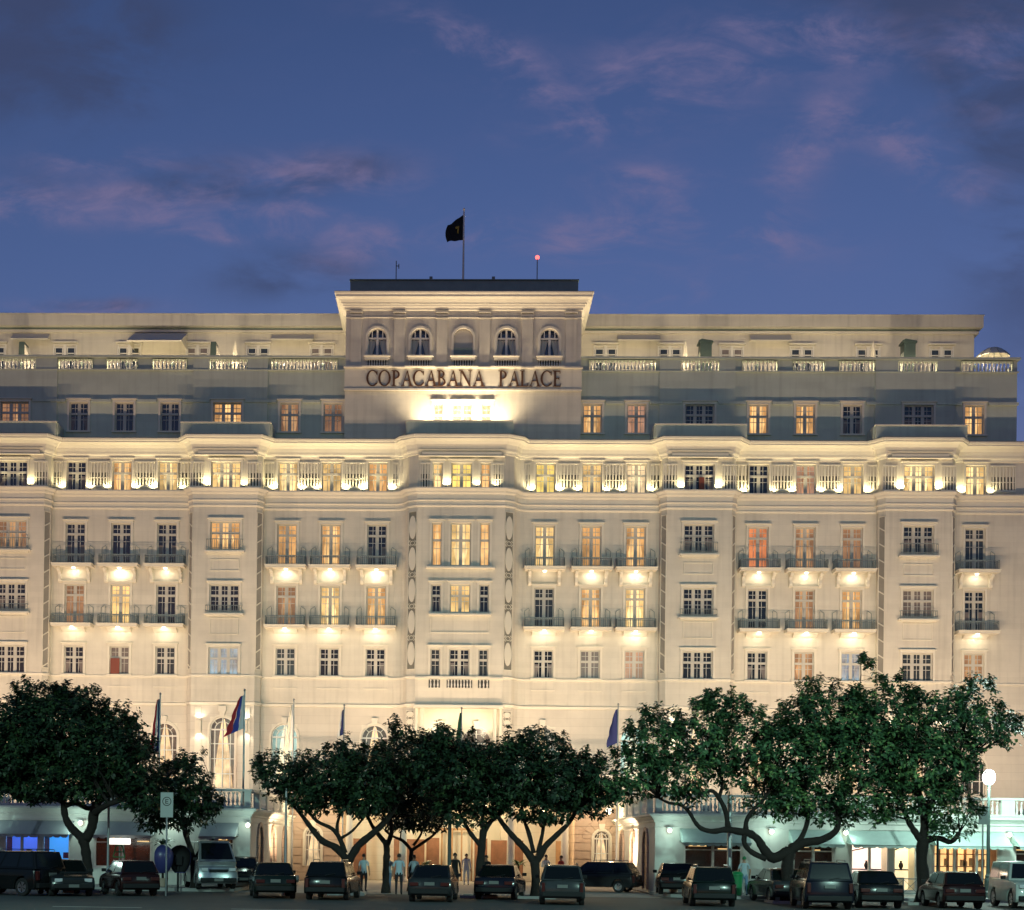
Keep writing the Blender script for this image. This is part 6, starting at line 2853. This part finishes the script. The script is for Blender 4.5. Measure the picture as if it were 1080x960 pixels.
tree('low almond tree with thin spreading boughs, left of the tall dark post', 68,
     [[(432, 942, 2.6), (433, 915, 2.4), (434, 895, 2.4)], [(434, 897, 2), (425, 887, 1.8), (414, 882, 1.4), (406, 876, 1)], [(434, 897, 2), (446, 889, 1.7), (458, 880, 1.3), (466, 870, 1)], [(436, 892, 1.6), (444, 880, 1.2), (448, 866, 1)]],
     [(445, 862, 34, 14, 0, 1.5), (460, 840, 30, 24, 0, 1.7), (425, 862, 22, 10, 0, 1)], seed=9, dens=39, twigs=60)
tree('upright almond tree in front of the entrance doors', 61,
     [[(505, 949, 5), (506, 920, 4.6), (508, 895, 4.4), (510, 875, 3.6)], [(509, 880, 3.2), (518, 866, 2.6), (528, 858, 2.2), (538, 845, 1.6)], [(507, 892, 3), (497, 880, 2.4), (490, 868, 1.8), (484, 855, 1.4)],
      [(510, 876, 2.8), (509, 862, 2.2), (511, 845, 1.8)]],
     [(480, 812, 46, 42, 0, 2.4), (510, 838, 36, 22, 0, 1.9), (455, 800, 34, 30, .3, 1.9), (478, 855, 26, 16, 0, 1.3), (515, 800, 30, 26, 0, 1.8), (470, 778, 30, 16, 0, 1.4), (505, 862, 18, 10, 0, 1)], seed=10, dens=36, twigs=110)
tree('tall almond tree with a fan of straight limbs, right of the entrance', 61,
     [[(565, 949, 5.5), (565, 925, 5), (564, 908, 5)], [(564, 910, 4.5), (553, 895, 3.8), (540, 881, 3.2), (529, 867, 2.6), (519, 850, 2)], [(565, 910, 4.5), (575, 893, 3.6), (588, 880, 3), (600, 868, 2.4), (610, 852, 1.8)],
      [(563, 900, 2.6), (558, 880, 2.2), (552, 862, 1.6), (550, 845, 1.2)], [(567, 900, 2.4), (572, 880, 2), (574, 862, 1.5)]],
     [(548, 815, 46, 40, 0, 2.5), (593, 822, 44, 38, 0, 2.4), (572, 784, 32, 18, 0, 1.6), (622, 838, 30, 24, 0, 1.8), (570, 852, 44, 16, 0, 1.8), (612, 806, 26, 18, 0, 1.4), (535, 785, 22, 14, 0, 1.2)], seed=12, dens=36, twigs=120)
tree('sprawling almond tree with long crooked low limbs, right of the entrance', 59.5,
     [[(831, 954, 7), (830, 930, 6.4), (831, 908, 6.2), (834, 894, 6)],
      [(832, 898, 6), (816, 905, 5.6), (806, 896, 4.8), (799, 885, 4.2), (790, 879, 4), (779, 877, 3.8), (766, 875, 3.6), (752, 877, 2.8), (740, 874, 2.5), (733, 867, 2.2), (727, 857, 2), (718, 849, 1.8), (706, 847, 1.6), (695, 842, 1.2)],
      [(768, 874, 3), (765, 855, 2.6), (757, 840, 2.3), (750, 834, 2), (738, 837, 1.6), (728, 832, 1.2)], [(758, 842, 2), (762, 824, 1.6), (752, 806, 1.3)],
      [(787, 878, 3), (787, 867, 2.4), (793, 856, 2.2), (803, 846, 2), (812, 832, 1.5)], [(786, 876, 2.6), (785, 889, 2.6), (793, 899, 2.8), (808, 906, 3.4)],
      [(834, 896, 6), (848, 889, 4.8), (866, 886, 4.2), (880, 878, 3.6), (884, 868, 2.8), (880, 852, 2)], [(836, 894, 3.6), (846, 882, 2.8), (852, 862, 2.2), (846, 842, 1.7)]],
     [(690, 790, 36, 30, 0, 1.9), (738, 776, 38, 32, 0, 2.1), (790, 785, 40, 34, 0, 2.2), (715, 820, 42, 24, 0, 2), (668, 818, 34, 28, 0, 1.7), (828, 800, 38, 38, 0, 2.2), (757, 748, 20, 15, 0, 1.1),
      (850, 838, 46, 28, 0, 2), (690, 762, 12, 10, 0, .8), (815, 845, 36, 22, .5, 1.7), (650, 838, 26, 14, 0, 1.2), (782, 820, 34, 16, 0, 1.4), (775, 750, 16, 8, 0, .8), (728, 842, 16, 9, 0, .8), (870, 862, 24, 10, 0, 1)],
     'leaf_lit', seed=14, sprigs=16, dens=25, twigs=150)
tree('tall almond tree with a knobbly trunk and high bright green crown at the right', 60,
     [[(972, 953, 6.5), (974, 930, 6), (972, 905, 6), (974, 884, 6)], [(973, 888, 4), (964, 876, 3.2), (957, 864, 2.6), (950, 845, 2)], [(976, 886, 4), (990, 884, 3), (1003, 888, 2.6), (1012, 878, 2)],
      [(974, 886, 4.6), (975, 865, 4), (970, 840, 3.4), (962, 815, 2.6)], [(974, 860, 3), (990, 835, 2.6), (1008, 812, 2)], [(968, 838, 2.6), (940, 815, 2.2), (912, 795, 1.8)], [(908, 790, 1.4), (905, 745, .7), (908, 712, .4), (907, 700, .25)]],
     [(880, 758, 36, 32, 0, 2), (850, 765, 30, 28, 0, 1.8), (868, 792, 34, 26, 0, 2), (930, 757, 42, 31, 0, 2.4), (988, 764, 44, 33, 0, 2.4), (1036, 768, 32, 26, 0, 1.8), (907, 706, 10, 8, 0, .5), (915, 795, 54, 36, 0, 2.5), (975, 805, 52, 34, 0, 2.4), (1005, 858, 30, 14, 0, 1.3),
      (1030, 735, 20, 14, 0, 1), (905, 842, 44, 20, 0, 1.7), (965, 845, 46, 20, 0, 1.8), (1003, 820, 22, 20, 0, 1.5), (858, 735, 16, 12, 0, .9), (938, 722, 12, 7, 0, .7), (1062, 776, 14, 13, 0, 1), (1002, 880, 26, 8, 0, .9), (895, 870, 10, 9, 0, .6), (932, 868, 12, 10, 0, .6)],
     'leaf_lit', seed=17, sprigs=16, dens=27, twigs=150)
# square kerbed tree pits in the parking bays
b = MB()
for px_, Y in ((91, 60.5), (366, 62), (505, 61), (565, 61), (831, 59.5), (972, 60)):
    p = at(px_, 930, Y)
    for x0, x1, y0, y1 in ((-.8, .8, -.8, -.66), (-.8, .8, .66, .8), (-.8, -.66, -.66, .66), (.66, .8, -.66, .66)):
        b.box(p.x+x0, p.x+x1, Y+y0, Y+y1, 0, .12)
struct(b.build('tree_pit_kerb', 'kerb'))

# ================================================================== tall promenade lamp masts either side of the view
for s, pw, lb in ((-1, .50, 'tall promenade lamp mast outside the view on the left'), (1, .72, 'tall promenade lamp mast outside the view on the right')):
    o = empty('lamp_mast', (s*17, 27, .13))
    tag(o, lb, 'lamp mast')
    b = MB()
    b.lathe([(.3, 0), (.3, .4), (.18, .5), (.09, 12.9)], seg=12)
    b.tube([(0, 0, 12.7), (0, .4, 13.2), (0, 1.5, 13.4)], .06, 8)
    b.build('mast', 'steel', o)
    b = MB()
    b.box(-.25, .25, 1.2, 2.1, 13.3, 13.5)
    b.build('lamp_head', 'steel', o, bevel=.03)
    b = MB()
    b.box(-.2, .2, 1.25, 2.05, 13.27, 13.298)
    b.build('lens', 'lamp_lens', o)
    spot('mast_lamp', (0, 1.65, 13.2), (-s*3, 36, 0), P_MAST*pw, (.58, 1, .85), 96, 1, .3, o)
